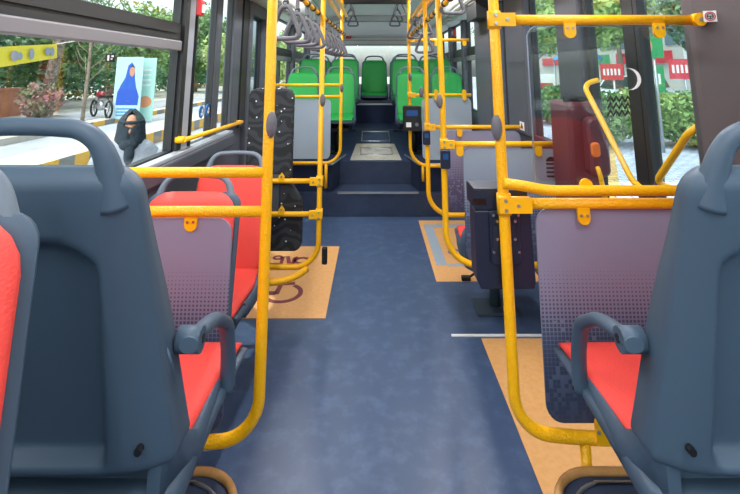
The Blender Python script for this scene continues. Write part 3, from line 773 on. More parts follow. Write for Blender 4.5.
# ---- rear left frame
Y3 = 4.70; XR_ = at(341, 100, Y3).x
f3 = thing('handrail_frame', 'far left yellow frame round the plain grey panel before the green seats', 'handrail', (XR_, Y3, 0))
zbt = at(330, 163, Y3).z; xs = at(326, 170, Y3).x
p = MB(); p.tube([(XR_, Y3, 2.295), (XR_, Y3, zbt), (-WX, Y3, zbt)], R-.001, 14, fil=.15); p.tube([(xs, Y3-.0, zbt), (xs, Y3, at(326, 188, Y3).z)], R-.001, 12)
p.tube([(xs, Y3, at(326, 186, Y3).z), (xs, Y3+.05, at(326, 186, Y3).z)], R-.006, 10); sub(f3, p, 'pole', 'yellow_plain')
for y in (85, 96.5):
    r_ = MB(); z = at(320, y, Y3).z; r_.tube([(XR_, Y3, z), (-WX, Y3, z)], R-.002, 12); sub(f3, r_, 'rail', 'yellow_plain')
pn = MB(); q0, q1 = at(331, 99, Y3), at(331, 159, Y3); pn.rslab(-1.05, q0.x, q1.z, q0.z, Y3+.004, Y3+.014, .05); sub(f3, pn, 'modesty_panel', 'plain_panel')
b_ = MB(); q = at(342, 88, Y3); b_.ball((q.x, Y3-.02, q.z), .018, .02, .042); sub(f3, b_, 'stop_button', 'grip_grey')
# ---- right side frames
def right_frame(lbl, Y, px, ztube_y, rails, panel, pm, glassy=None, btn=None, xend=1.06, tabs=(), fil=.15, lean=0, pmat='yellow_plain'):
    q = at(px, 120, Y); f_ = thing('handrail_frame', lbl, 'handrail', (q.x, Y, 0)); x = q.x
    z = at(px+30, ztube_y, Y).z
    p = MB(); p.tube([(x-lean, Y, 2.295), (x, Y, 1.3), (x, Y, z), (xend, Y, z)], R-.0005, 14, fil=fil)
    if Y > 4.6: p.tube([(x+.12, Y, z), (x+.12, Y, z-.14)], R-.003, 12)
    sub(f_, p, 'pole', pmat)
    for ry in rails:
        r_ = MB(); r_.tube([(x, Y, at(px+20, ry, Y).z), (xend, Y, at(px+20, ry, Y).z)], R-.002, 12); sub(f_, r_, 'rail', pmat)
    k = MB()
    for ry in rails: clamp(k, x, Y, at(px+20, ry, Y).z, .06)
    for (tx, ty, full) in tabs:
        q = at(tx, ty, Y)
        if full: k.cut(); k.rslab(q.x-.02, q.x+.02, q.z-.055, q.z+.055, Y-.026, Y-.014, .019)
        else: tab(k, q.x, Y, q.z)
    sub(f_, k, 'clamp', 'yellow_plain')
    kb = MB()
    for ry in rails: bolts(kb, x, Y, at(px+20, ry, Y).z)
    sub(f_, kb, 'bolt', 'steel')
    if panel:
        x0, zt2, zb4, r = at(panel[0], 180, Y).x, at(500, panel[1], Y).z, at(500, panel[2], Y).z, .05
        pn = MB(); pn.rslab(x0, xend, zb4, zt2, Y+.004, Y+.012, r); sub(f_, pn, 'modesty_panel', pm)
    if glassy:
        gq, gr = at(glassy[0], glassy[1], Y), at(glassy[0], glassy[2], Y)
        g_ = MB(); g_.rslab(gq.x, xend, gr.z, gq.z, Y+.002, Y+.008, .02); sub(f_, g_, 'clear_screen', 'glass_clear')
    if btn:
        q = at(btn[0], btn[1], Y); b_ = MB(); b_.ball((q.x, Y-.02, q.z), .018, .02, .040); sub(f_, b_, 'stop_button', 'grip_grey')
    return f_
f4 = right_frame('yellow frame in the middle right whose pole bends above the red cushion edge', 2.65, 443, 265, (144,), (464, 149, 262), 'dotted_fine', btn=(439, 101), xend=1.05, tabs=((459, 146, 0), (537, 146, 0)), lean=.025, fil=.17)
f5 = right_frame('slim yellow frame just behind the middle right one with a violet panel', 3.45, 427, 215, (127,), (444, 131, 216), 'dotted', btn=(421, 92), xend=1.08, tabs=((459, 129, 0),), fil=.16)
f6 = right_frame('far right yellow frame at the raised platform with clear screen and card reader', 4.66, 410, 166, (40, 95), (423, 98, 160), 'plain_panel', glassy=(424, 43, 93), btn=(410, 77), xend=.98, tabs=((436, 95, 1), (464, 95, 1), (436, 41, 0), (464, 41, 0)), fil=.18)
# label block printed on the middle panel
lb = MB(); q = at(552, 168, 2.65)
lb.prism([(q.x-.03, q.z+.035)]+[(q.x-.03*math.cos(math.radians(a)), q.z+.035+.025*math.sin(math.radians(a))) for a in range(0, 181, 20)], 1, 2.650, 2.6535)
for k in range(4):
    lb.box(q.x-.03, q.x+.012, 2.650, 2.6535, q.z+.018-.022*k, q.z+.026-.022*k)
    lb.box(q.x+.018, q.x+.03, 2.650, 2.6535, q.z+.014-.022*k, q.z+.026-.022*k)
o = lb.build('safety_print', 'black', f4); o.location = (-f4.location[0], -f4.location[1], 0)
# little wheelchair sticker on the pillar behind
def at_x(x, y, X):
    yc = (y-PY)/F; d = Vector(((x-CX)/F, math.cos(TH)+yc*math.sin(TH), math.sin(TH)-yc*math.cos(TH))); s = X/d.x
    return Vector((X, d.y*s, H+d.z*s))
q = at_x(522, 126, WX-.051); st = thing('wheelchair_sign', 'tiny white wheelchair sticker on the grey pillar behind the near right pole', 'sticker', tuple(q))
MB().box(-.001, .0008, -.05, .05, -.03, .03).build('backing', 'white', st)
b_ = MB(); b_.disc((-.0015, 0, .012), .010, 0, .001); b_.box(-.002, -.001, -.02, .02, -.018, .004); b_.build('wheelchair_mark', 'symbol', st)
# no touching the wheel sticker on the brown pillar
q = at(710.5, 16.5, 1.465); st = thing('steering_wheel_sign', 'square white sticker with a red ringed steering wheel on the brown pillar', 'sticker', tuple(q+Vector((-.006, -.006, 0))), math.radians(67))
MB().box(-.001, .0003, -.018, .018, -.018, .018).build('backing', 'white', st)
b_ = MB(); b_.tube([(-.002, .0135*math.cos(a*PI/12), .0135*math.sin(a*PI/12)) for a in range(24)], .0018, 6, close=True); b_.build('red_ring', 'red_item', st)
b_ = MB(); b_.tube([(-.002, .0085*math.cos(a*PI/12), .0085*math.sin(a*PI/12)) for a in range(24)], .0016, 6, close=True); b_.box(-.003, -.002, -.008, .008, -.0015, .002); b_.box(-.003, -.002, -.0015, .0015, -.008, .001); b_.build('wheel_mark', 'black', st)
# ---- overhead rails
for side, X, nm in ((-1, -.35, 'left'), (1, .40, 'right')):
    rl = thing('overhead_rail', 'yellow overhead rail on the %s running back over the hanging handles' % nm, 'handrail', (X, 1, 1.79))
    y0_, y1_ = 1.52, 4.70
    r_ = MB(); dx = .027 if side < 0 else 0; r_.tube([(-.0-dx*2.0, y0_-1, 0), (dx*1.2, y1_-1, 0)], .014, 12); r_.build('rail', 'yellow_plain', rl)
    u = MB(); u.tube([(0, y0_-1, .17), (0, y1_-1, .17)], .016, 12); u.cut(); u.tube([(.06, y0_-1, .19), (.06, y1_-1, .19)], .016, 12); u.build('upper_rail', 'yellow_plain', rl)
    st_ = MB()
    for k in range(16): st_.cut(); st_.tube([(dx*(.70+.2*k-2.5), .70+.2*k, 0), (dx*(.74+.2*k-2.5), .74+.2*k, 0)], .0185, 12)
    st_.build('strap_sleeve', 'frame_dark', rl)
# ---- strap handles
def make_handle():
    t = thing('hanging_handle', '', 'hanging handle')
    w = .062; P = [(0, 0, 0), (.022, 0, -.008), (w+.006, 0, -.115), (w, 0, -.135), (w-.02, 0, -.142), (-w+.02, 0, -.142), (-w, 0, -.135), (-w-.006, 0, -.115), (-.022, 0, -.008)]
    Q = [Vector(p)+Vector((0, 0, -.075)) for p in P]; S = []
    n = len(Q)
    for i in range(n):
        p0, p1, p2, p3 = Q[i-1], Q[i], Q[(i+1) % n], Q[(i+2) % n]
        for k in range(4):
            u = k/4; S.append(.5*((2*p1)+(p2-p0)*u+(2*p0-5*p1+4*p2-p3)*u*u+(3*p1-p0-3*p2+p3)*u**3))
    g = MB(); g.tube(S, .0135, 10, close=True, flat=(.8, 1.0)); g.build('grip', 'grip_grey', t)
    s = MB(); s.box(-.010, .010, -.003, .003, -.07, .0); s.tube([(-.0, -.0, -.075), (0, 0, -.055)], .012, 10); s.build('strap', 'grip_grey', t)
    c = MB(); c.box(-.013, .013, -.008, .008, -.065, -.045, .003); c.build('clip', 'frame_dark', t)
    return t
h0 = make_handle()
hs = []
hx = [(-.365+.016*k, 2.02+.27*k) for k in range(10)]
ordn = ['nearest', 'second', 'third', 'fourth', 'fifth', 'sixth', 'seventh', 'eighth', 'ninth', 'farthest']
first = True
def place_handle(x, y, z, rz, label, group, sc=1):
    global first
    o = h0 if first else copy_tree(h0); first = False
    o.location = (x, y, z); o.rotation_euler = (0, 0, rz); o.scale = (sc,)*3; o['label'] = label; o['group'] = group
for k, (x, y) in enumerate(hx):
    place_handle(-.40+.027*(y-2.0), y, 1.776, math.radians(-14), 'grey triangular handle on the left overhead rail, %s of its row of ten' % ordn[k], 'handles on the left overhead rail')
for k, (x, y, z) in enumerate(((.46, 2.62, 1.966), (.40, 3.60, 1.776), (.46, 4.15, 1.966), (.40, 4.45, 1.946))):
    place_handle(x, y, z, math.radians((10, -25, 5, 8)[k]), 'grey triangular handle on the right overhead rail, %s of its four' % ('nearest', 'second', 'third', 'farthest')[k], 'handles on the right overhead rail')
for s_, nm in ((-1, 'left'), (1, 'right')):
    for k in range(3):
        place_handle(s_*.31, 5.35+.65*k, 2.29, 0, 'small grey handle hanging from the ceiling over the green seats, %s trio, %s' % (nm, ('nearest', 'middle', 'farthest')[k]), 'handles on the rear ceiling', 1.05)
# ---- wall handrail at left
q0, q1 = at_x(184, 140, -WX+.06), at_x(242, 122, -WX+.06)
hr = thing('wall_handrail', 'short yellow handrail across the left window above the red seats', 'handrail', tuple(q0))
d = q1-q0
b_ = MB(); b_.tube([(0, 0, 0), d], .014, 12); b_.build('rail', 'yellow_plain', hr)
b_ = MB(); b_.tube([(0, .01, 0), (-.05, .01, 0)], .02, 12); b_.cut(); b_.tube([d-Vector((0, .02, 0)), d+Vector((-.06, -.02, 0))], .016, 12); b_.build('bracket', 'yellow_plain', hr)
# ---- black cabinet on the near right pole
bx = thing('fare_box', 'dark slotted metal box bolted behind the near right yellow pole', 'box', (.43, Y1+.06, .9))
def subw(p, mb, name, m, **k): return sub(p, mb, name, m, **k)
q0, q1 = at(474, 200, 1.54), at(536, 285, 1.54)
xa, xb = q0.x, q1.x; zt_ = at(500, 187.5, 1.54).z; zb4 = at(500, 289, 1.54).z; zmid = at(500, 210, 1.54).z
b = MB(); b.prism([(xa+.012, zb4), (xa, zb4+.03), (xa, zmid), (xb-.004, zmid), (xb, zb4+.02), (xb-.006, zb4)], 1, 1.535, 1.62); subw(bx, b, 'body', 'boxblack', bevel=.005)
b = MB(); b.box(xa+.0, xb-.012, 1.535, 1.66, zmid+.001, zt_-.006); b.box(xa-.003, xa+.075, 1.53, 1.625, zt_-.006, zt_); subw(bx, b, 'head_unit', 'boxblack', bevel=.006)
b = MB(); q = at(480.5, 201, 1.53); b.box(q.x-.025, q.x+.018, 1.531, 1.5345, q.z-.012, q.z+.006); subw(bx, b, 'display_window', 'red_lens')
b = MB(); c0, c1 = at(491, 213, 1.50), at(524, 268, 1.50); b.rslab(c0.x, c1.x, c1.z, c0.z, 1.522, 1.534, .012); bo2 = subw(bx, b, 'mounting_plate', 'boxblack')
b = MB(); 
for xx in (497, 515): 
    b.cut(); s0, s1_ = at(xx-2.5, 219, 1.52), at(xx+3, 243, 1.52); b.box(s0.x, s1_.x, 1.519, 1.5215, s1_.z, s0.z)
subw(bx, b, 'slot', 'black')
b = MB()
for (xx, yy) in ((493, 215), (518, 215), (497, 221), (515, 221), (497, 239), (515, 239), (494, 252), (519, 252)): q = at(xx, yy, 1.52); b.cut(); b.disc((q.x, 1.518, q.z), .0045, 1, .004)
subw(bx, b, 'screw', 'chrome')
b = MB(); b.box(at(503, 210, Y1).x-.03, at(503, 210, Y1).x+.04, Y1+.018, 1.522, zmid-.1, zmid-.04); subw(bx, b, 'bracket', 'boxblack')
# ---- card reader
q = at(412, 118, 4.6)
cr_ = thing('card_reader', 'black card reader with blue screen on the far right yellow pole', 'card reader', (q.x, 4.62, q.z))
b = MB(); b.rslab(-.09, .09, -.12, .12, -.04, .02, .02, edge=.006); b.build('housing', 'black', cr_)
b = MB(); b.box(-.055, .055, -.043, -.0405, .02, .075); b.build('screen', 'screen', cr_)
b = MB(); b.box(-.06, -.01, -.043, -.0405, -.085, -.04); b.build('white_key', 'white', cr_)
b = MB(); b.disc((.045, -.0405, -.06), .018, 1, .005); b.build('round_key', 'grip_grey', cr_)
# small black grips on the right poles
for (x, y, Y, lab) in ((426, 137, 3.45, 'slim middle right pole'), (444.5, 158, 2.65, 'pole that bends above the red cushion edge')):
    q = at(x, y, Y); o = thing('pole_mounted_validator', 'small black validator box clipped round the %s' % lab, 'validator', (q.x, Y, q.z))
    b = MB(); b.rslab(-.027, .027, -.05, .05, -.045, -.018, .01, edge=.004); b.build('housing', 'boxblack', o)
    b = MB(); b.box(-.014, .014, -.047, -.0455, .0, .03); b.build('display', 'screen', o)
    b = MB(); b.tube([(0, 0, -.02), (0, 0, .02)], .021, 12); b.build('clip', 'boxblack', o)
fp_ = floorpt(466, 280); o = thing('floor_latch', 'tiny black latch on the floor below the fare box', 'latch', (fp_[0], fp_[1], 0)); MB().box(-.03, .03, -.02, .02, 0, .03, .006).build('base', 'rubber', o); MB().tube([(.02, 0, .02), (.06, 0, .045)], .008, 8).build('lever', 'rubber', o)
# ---- monitor at the ceiling
q0, q1 = at(339, 0, 4.9), at(411, 4, 4.9)
mo = thing('ceiling_monitor', 'wide black screen hanging from the ceiling ahead of the green seats', 'monitor', ((q0.x+q1.x)/2, 4.9, q1.z))
w = (q1.x-q0.x)/2; MB().box(-w, w, -.02, .03, 0, .15, .008).build('casing', 'black', mo)
MB().box(-w+.02, w-.02, -.024, -.0205, .02, .135).build('screen_glass', 'frame_dark', mo)
MB().box(-.05, .05, -.0, .03, .15, ZC-q1.z-.0).build('mount', 'black', mo)
# ---- small red items
def small(name, lab, cat, x, y, X, ry, rz_, m='red_item'):
    q = at_x(x, y, X); o = thing(name, lab, cat, tuple(q)); s_ = 1 if X < 0 else -1
    MB().box(0, s_*.03, -ry, ry, -rz_, rz_, .006).build('holder', m, o); MB().box(s_*.03, s_*.04, -ry*.5, ry*.5, -rz_*.6, rz_*.4).build('hammer', 'white', o)
small('wall_mounted_hammer', 'red emergency hammer holder at the top of the left window post', 'emergency hammer', 198, 8, -WX+.06, .03, .05)
small('wall_mounted_hammer', 'red emergency hammer holder above the right rear window by the clear screen', 'emergency hammer', 455, 33, WX-.02, .08, .05)
q = at(348.5, 36.5, 7.95); o = tag(MB().box(q.x-.045, q.x+.045, 7.93, 7.998, q.z-.035, q.z+.035).build('exit_plate', 'red_item'), 'small red plate on the panel above the rear window', 'sign')
# ---- door
dr = MB()
def leaf(n, y0, y1, inn0, inn1, diag, xm=WX+.0):
    """one glazed leaf between Y y0..y1, with a rubber edged frame and a slanting grab rail"""
    o = struct('door_%d' % n, MB().box(0, .045, 0, y1-y0, 0, .10).box(0, .045, 0, y1-y0, 1.94, 2.02).box(0, .045, 0, .03+inn0, .10, 1.94).box(0, .045, y1-y0-.03-inn1, y1-y0, .10, 1.94), 'frame_dark')
    o.location = (WX+.005, y0, 0.01)
    MB().box(.018, .026, .03+inn0, y1-y0-.03-inn1, .10, 1.94).build('door_glass', 'glass', o)
    a, b = diag; b_ = MB(); 
    a = Vector(a)-Vector(o.location); b = Vector(b)-Vector(o.location)
    b_.tube([(.01, a.y, a.z+.02), (-.07, a.y, a.z+.0), (-.07, b.y, b.z), (.01, b.y, b.z-.02)], .013, 12, fil=.05); b_.build('grab_rail', 'yellow_plain', o)
    return o
Xr = WX-.065
leaf(1, 2.0, DY1, .06, 0, (at_x(583, 84, Xr), at_x(636, 188, Xr)))
leaf(2, DY0, 1.995, 0, .0, (at_x(692, 128, Xr), at_x(655, 184, Xr)))
# burgundy box beyond the door with padded flap
bc_ = thing('door_side_cabinet', 'tall burgundy cabinet with a black rubber top beside the door', 'cabinet', (WX-.1, 2.50, 0))
zt_ = at(575, 100, 2.52).z
b = MB(); b.prism([(.985, 2.36), (WX-.003, 2.36), (WX-.003, 2.61), (.985, 2.61)], 2, 0, zt_); subw(bc_, b, 'body', 'burgundy', bevel=.02)
b = MB(); b.tube([(.985, 2.40, zt_+.010), (WX-.04, 2.40, zt_+.012), (WX-.03, 2.60, zt_+.012)], .014, 10, fil=.05); subw(bc_, b, 'rubber_top', 'rubber')
b = MB(); q = at_x(600, 138, WX-.06); b.rslab(-.05, .05, -.15, .13, -.03, .045, .035, edge=.012)
o = b.build('padded_flap', 'burgundy', bc_); o.location = (.045, -.19, 1.06)
b = MB(); b.rslab(-.022, .022, -.035, .035, -.045, -.028, .018, edge=.006); o = b.build('orange_release', 'orange', bc_); o.location = (.02, -.19, 1.04); o['label'] = 'orange release button'
b = MB(); b.tube([(.0, -.04, -.08), (.0, -.06, -.10), (.02, -.06, -.25)], .011, 10, fil=.03); o = b.build('handle', 'yellow_plain', bc_); o.location = (.02, -.19, 1.04)

# ================================================================== OUTSIDE
GZ = -.35
struct('ground', MB().box(-60, 60, -25, 120, GZ-.3, GZ), 'asphalt')
# kerbs of the median, painted blocks
def kerb(n, X, w, zt, y0, y1, label=None, step=1.0):
    o = struct('kerb_%d' % n, MB().box(X-w, X, y0, y1, GZ, GZ+zt), 'concrete')
    a = MB(); b = MB()
    k = 0; y = y0
    while y < y1-.01:
        (a if k % 2 else b).box(X-.001, X+.02, y, min(y+step, y1), GZ, GZ+zt); k += 1; y += step
    a.build('yellow_paint', 'kerb_yellow', o); b.build('black_paint', 'kerb_black', o)
kerb(1, -5.4, 1.0, .27, -2, 40, step=.42); kerb(2, -8.8, .5, .16, 14, 60, step=.6)
struct('kerb_3', MB().box(-9.3, -8.8, -4, 14, GZ, GZ+.16), 'concrete')
struct('pavement_left', MB().box(-24, -8.9, -10, 80, GZ, GZ+.1), 'concrete')
struct('road_left', MB().box(-11.8, -9.6, -10, 80, GZ+.1, GZ+.13), 'asphalt')
lw = struct('garden_wall', MB().box(-13.6, -13.3, 8, 17.5, GZ, GZ+1.05).box(-13.65, -13.25, 8, 17.5, GZ+1.05, GZ+1.12), 'terracotta')
def leaves(mb, c, rx, ry, rz, n, size=.22, rnd=random):
    for _ in range(n):
        while True:
            p = Vector((rnd.uniform(-1, 1), rnd.uniform(-1, 1), rnd.uniform(-1, 1)))
            if .25 < p.length < 1: break
        p = Vector((c[0]+p.x*rx, c[1]+p.y*ry, c[2]+p.z*rz))
        a = Vector((rnd.gauss(0, 1), rnd.gauss(0, 1), rnd.gauss(0, 1))).normalized(); b = a.cross(Vector((rnd.gauss(0, 1), rnd.gauss(0, 1), rnd.gauss(0, 1)))).normalized()
        s = size*rnd.uniform(.6, 1.3)
        mb.add([p-a*s, p+b*s*.5, p+a*s, p-b*s*.5], [(0, 1, 2, 3)])
def tree(name, label, x, y, h, cr, leaf, cat='tree', group='trees beyond the road', n=3000, trunk='bark', low=.4, tr=.14):
    t = thing(name, label, cat, (x, y, GZ), 0, group)
    m = MB(); m.tube([(0, 0, 0), (.05, .03, h*.3), (-.05, 0, h*.65), (.0, .05, h*.8)], tr, 8, rs=[tr*1.3, tr, tr*.8, tr*.4])
    for k in range(4):
        a = k*1.7; m.tube([(0, 0, h*(.35+.08*k)), (math.cos(a)*cr*.6, math.sin(a)*cr*.6, h*(.6+.08*k))], tr*.35, 6)
    m.build('trunk', trunk, t)
    m = MB()
    for k in range(9):
        a = k*2.4; r_ = cr*.55*math.sqrt(k/9); z = h*(low+(1-low)*(.25+.6*random.random()))
        leaves(m, (math.cos(a)*r_, math.sin(a)*r_, z), cr*.62, cr*.62, h*(1-low)*.32, n//9, .09+cr*.035)
    m.build('crown', leaf, t, fix=False)
    return t
spots = [(-15, 7.9, 4.6, 1.8, 0, 'broad dark green tree behind the terracotta wall, left end'), (-15.6, 12.0, 5.2, 1.9, 1, 'pale green tree behind the terracotta wall under the yellow banner'),
         (-15.2, 16, 5.4, 2.3, 2, 'dark green tree behind the palm trunk'), (-14.5, 20.5, 5.0, 2.2, 0, 'green tree between the palm trunk and the blue poster'),
         (-17, 25, 6.5, 2.8, 2, 'tall dark tree just behind the blue poster'), (-15.5, 30, 5.6, 2.5, 1, 'pale bushy tree past the teal poster'),
         (-14.0, 36, 6, 2.8, 0, 'green tree seen past the dark window pillar'), (-11.0, 34, 4.2, 1.9, 3, 'light olive tree near the pavement beyond the posters'),
         (-20, 14, 7.5, 3.2, 0, 'large green tree far behind the wall'), (-21, 21, 8, 3.5, 2, 'largest dark tree far behind the palm'), (-19, 44, 7.5, 3.4, 0, 'distant green tree seen by the round blue signs'), (-11, 50, 6, 2.8, 1, 'distant pale tree seen through the far left windows'),
         (-6.5, 36, 4.5, 1.8, 3, 'slender olive tree on the median far down the road')]
for i, (x, y, h, cr, lf, lab) in enumerate(spots): tree('leafy_tree', lab, x, y, h, cr, 'leaf%d' % lf, low=.12, n=3600)
for (x, y, lab) in ((-13.0, 13, 'pink flowering bush in front of the terracotta wall end'), (-12.6, 16.2, 'red leaved bush at the foot of the palm'), (-13.2, 22.5, 'pinkish bush left of the blue poster')):
    t = thing('flowering_bush', lab, 'bush', (x+.9, y, GZ+.1), 0, 'bushes beyond the road'); m = MB(); leaves(m, (0, 0, .65), .7, .8, .65, 700, .09); m.build('foliage', 'pinkflower', t, fix=False); MB().tube([(0, 0, 0), (0, 0, .7)], .05, 6).build('stem', 'bark', t)
# bare young tree
t = thing('bare_tree', 'thin bare young tree in front of the dark green trees left of the posters', 'tree', (-8.7+.3, 13.4, GZ+.1)); m = MB(); m.tube([(0, 0, 0), (.03, 0, 1.6), (0, 0, 3.4)], .05, 8, rs=[.06, .045, .015])
for k in range(16):
    a = k*2.3; z = 1.3+.12*k; l = .75*(1-k/22); m.tube([(.02, 0, z), (math.cos(a)*l*.5, math.sin(a)*l*.5, z+l*.45), (math.cos(a)*l*.8, math.sin(a)*l*.8, z+l*.95)], .014, 5, rs=[.016, .011, .005])
m.build('trunk', 'bark', t)
# palm
t = thing('palm_tree', 'palm with thick patterned trunk beyond the road', 'palm', (-12.4, 17.4, GZ)); m = MB()
m.tube([(0, 0, 0), (.15, 0, 1.5), (.3, 0, 3.0), (.45, 0, 4.8)], .24, 14, rs=[.30, .21, .21, .2]); m.build('trunk', 'palm_bark', t)
m = MB()
for k in range(14):
    a = 2*PI*k/14; P = [Vector((.45+math.cos(a)*r, math.sin(a)*r, 4.8+.9*math.sin(r*1.2)-.22*r*r)) for r in (0, .5, 1.0, 1.5, 2.0, 2.4)]
    m.tube(P, .02, 5)
    for i in range(5):
        for u in (.2, .5, .8):
            p = P[i].lerp(P[i+1], u); s = Vector((-math.sin(a), math.cos(a), -.5))*.45
            m.add([p, p+s+Vector((.05, .05, 0)), p+s*.9, p-Vector((0, 0, .05))], [(0, 1, 2, 3)]); s = Vector((math.sin(a), -math.cos(a), -.5))*.45
            m.add([p, p+s+Vector((.05, .05, 0)), p+s*.9, p-Vector((0, 0, .05))], [(0, 1, 2, 3)])
m.build('frond', 'leaf0', t, fix=False)
# posters on posts
def banner(name, lab, px0, px1, pyt, pyb, Y, m, extra=None):
    a, b = at(px0, pyt, Y), at(px1, pyb, Y)
    cx = (a.x+b.x)/2; t = thing(name, lab, 'poster', (cx, Y, GZ+.1)); w = (b.x-a.x)/2; zt, zb = a.z-GZ-.1, b.z-GZ-.1
    MB().box(-w, w, -.01, .01, zb, zt).build('sheet', m, t); 
    MB().tube([(w*.2, .05, 0), (w*.2, .05, zt)], .03, 8).build('post', 'steel', t)
    return t, w, zb, zt
t, w, zb, zt = banner('tall_poster', 'tall pale blue poster with a portrait of a woman in a blue headscarf', 117.5, 139, 57, 119, 15.8, 'poster_blue')
hh = zt-zb
def ell(cx, cz, rx, rz, n=20): return [(cx+rx*math.cos(2*PI*k/n), cz+rz*math.sin(2*PI*k/n)) for k in range(n)]
MB().prism([(-w*.8, zb+hh*.22), (-w*.75, zb+hh*.42), (-w*.5, zb+hh*.56), (-w*.25, zb+hh*.66), (-w*.1, zb+hh*.86), (w*.15, zb+hh*.91), (w*.40, zb+hh*.83), (w*.45, zb+hh*.66), (w*.6, zb+hh*.5), (w*.85, zb+hh*.36), (w*.8, zb+hh*.22)], 1, -.014, -.011).build('robe_print', 'robe_blue', t)
m = MB(); m.prism(ell(w*.22, zb+hh*.765, w*.2, hh*.085), 1, -.018, -.0145); m.build('face_print', 'skin', t)
m = MB(); m.prism([(w*.06, zb+hh*.82), (w*.2, zb+hh*.875), (w*.40, zb+hh*.82), (w*.2, zb+hh*.84)], 1, -.021, -.0185); m.build('hair_print', 'hair_black', t)
m = MB()
for k in range(3): m.box(-w*.7, w*.7, -.014, -.011, zb+hh*(.05+.05*k), zb+hh*(.07+.05*k))
m.build('text_band_print', 'canopy_blue', t)
t, w, zb, zt = banner('narrow_poster', 'narrow teal poster right beside the portrait poster', 140, 152, 58, 121, 16.2, 'poster_teal')
MB().prism(ell(0, zb+(zt-zb)*.3, w*.8, (zt-zb)*.09), 1, -.014, -.011).build('peach_print', 'dress_orange', t)
m = MB(); [m.box(-w*.6, w*.5, -.014, -.011, zb+(zt-zb)*(.55+.08*k), zb+(zt-zb)*(.58+.08*k)) for k in range(4)]; m.build('text_band_print', 'sign_white', t)
# small dark sign with pale blocks stuck on the window
q = at_x(110, 58, -WX-.018)
t = thing('window_sign', 'small black sticker with pale marks inside the left window', 'sign', tuple(q)); MB().box(.0, .003, -.035, .035, -.018, .018).build('plate', 'black', t)
m = MB(); [m.box(.0031, .0045, y-.006, y+.006, -.012, .012) for y in (-.020,)]; m.box(.0031, .0045, .0, .012, -.008, -.001); m.box(.0031, .0045, .002, .02, .004, .012); m.build('mark', 'sign_white', t)
# round blue stickers on the far left pane
for k, (x, y) in enumerate(((201, 112), (207.5, 110))):
    q = at_x(x, y, -WX-.018); t = thing('round_window_sign', 'round blue sticker on the left window, %s of the pair' % ('nearer' if k == 0 else 'farther'), 'sticker', tuple(q), 0, 'round blue window stickers')
    MB().disc((.002, 0, 0), .042, 0, .004).build('disc', 'blue_sign', t); m = MB(); m.disc((.005, .01, .008), .010, 0, .002); m.box(.004, .006, -.012, .018, -.022, -.004); m.build('mark', 'sign_white', t)
# yellow banner strung between trees
t = thing('yellow_banner', 'long yellow banner with dark printed blots strung above the garden wall', 'banner', tuple(at(20, 58, 14)))
q0, q1, q2, q3 = at(-22, 48, 13), at(57, 44, 16.5), at(57, 58, 16.5), at(-22, 71, 13); o0 = Vector(t.location)
m = MB(); n_ = Vector((-.02, 0, 0)); L_ = [v-o0 for v in (q0, q1, q2, q3)]
m.add(L_+[v+n_ for v in L_], [(0, 1, 2, 3), (7, 6, 5, 4), (0, 4, 5, 1), (1, 5, 6, 2), (2, 6, 7, 3), (3, 7, 4, 0)]); m.build('cloth', 'yellow_banner', t)
m = MB()
def onb(u, v): return L_[0]*(1-u)*(1-v)+L_[1]*u*(1-v)+L_[2]*u*v+L_[3]*(1-u)*v+Vector((.06, 0, 0))
for (u, v, ru, rv) in ((.38, .5, .05, .28), (.45, .55, .03, .2), (.60, .5, .035, .33), (.83, .45, .045, .25), (.9, .5, .03, .3)):
    P = [onb(u+ru*math.cos(2*PI*k/12), v+rv*math.sin(2*PI*k/12)) for k in range(12)]; m.add(P+[p+Vector((.01, 0, 0)) for p in P], [tuple(range(12)), tuple(range(23, 11, -1))])
m.build('portrait_blot', 'cloth_grey', t, fix=False)
m = MB(); m.tube([L_[1], L_[1]+Vector((1.5, 1.5, .5))], .015, 5); m.cut(); m.tube([L_[0], L_[0]+Vector((-3, -1, .2))], .015, 5); m.build('cord', 'white', t)
# motorcycle
def motorcycle(lab, x, y, z, rz, sc=1):
    t = thing('motorcycle', lab, 'motorcycle', (x, y, z), rz)
    for yy, nm in ((-.62, 'wheel'), (.62, 'wheel')):
        m = MB(); m.tube([(0, yy+.27*math.cos(a*PI/12), .3+.27*math.sin(a*PI/12)) for a in range(24)], .035, 8, close=True)
        for a in range(6): m.tube([(0, yy, .3), (0, yy+.27*math.cos(a*PI/3), .3+.27*math.sin(a*PI/3))], .008, 5)
        m.build(nm, 'rubber', t)
    m = MB(); m.ball((0, .15, .78), .13, .25, .13); m.build('fuel_tank', 'bike_red', t)
    m = MB(); m.rslab(-.13, .13, .70, .78, -.62, -.05, .03); m.build('saddle', 'black', t)
    m = MB(); m.ball((0, .02, .42), .14, .2, .18); m.tube([(0, .62, .3), (0, .42, .95)], .03, 8); m.tube([(0, -.62, .3), (0, .0, .4), (0, .45, .75)], .03, 8); m.tube([(0, -.62, .3), (0, -.5, .72)], .025, 8); m.build('engine_frame', 'steel', t)
    m = MB(); m.tube([(-.33, .30, 1.02), (-.1, .42, .98), (.1, .42, .98), (.33, .30, 1.02)], .014, 8); m.ball((0, .5, .85), .08, .06, .08); m.build('handlebar', 'black', t)
    m = MB(); m.tube([(.02, -.1, .28), (.22, -.16, .0)], .012, 6); m.build('side_stand', 'steel', t)
    t.scale = (sc,)*3
    return t
q = at(97, 116, 16.0); motorcycle('dark motorcycle parked beyond the road left of the portrait poster', q.x, 16.2, GZ+.13, .9)
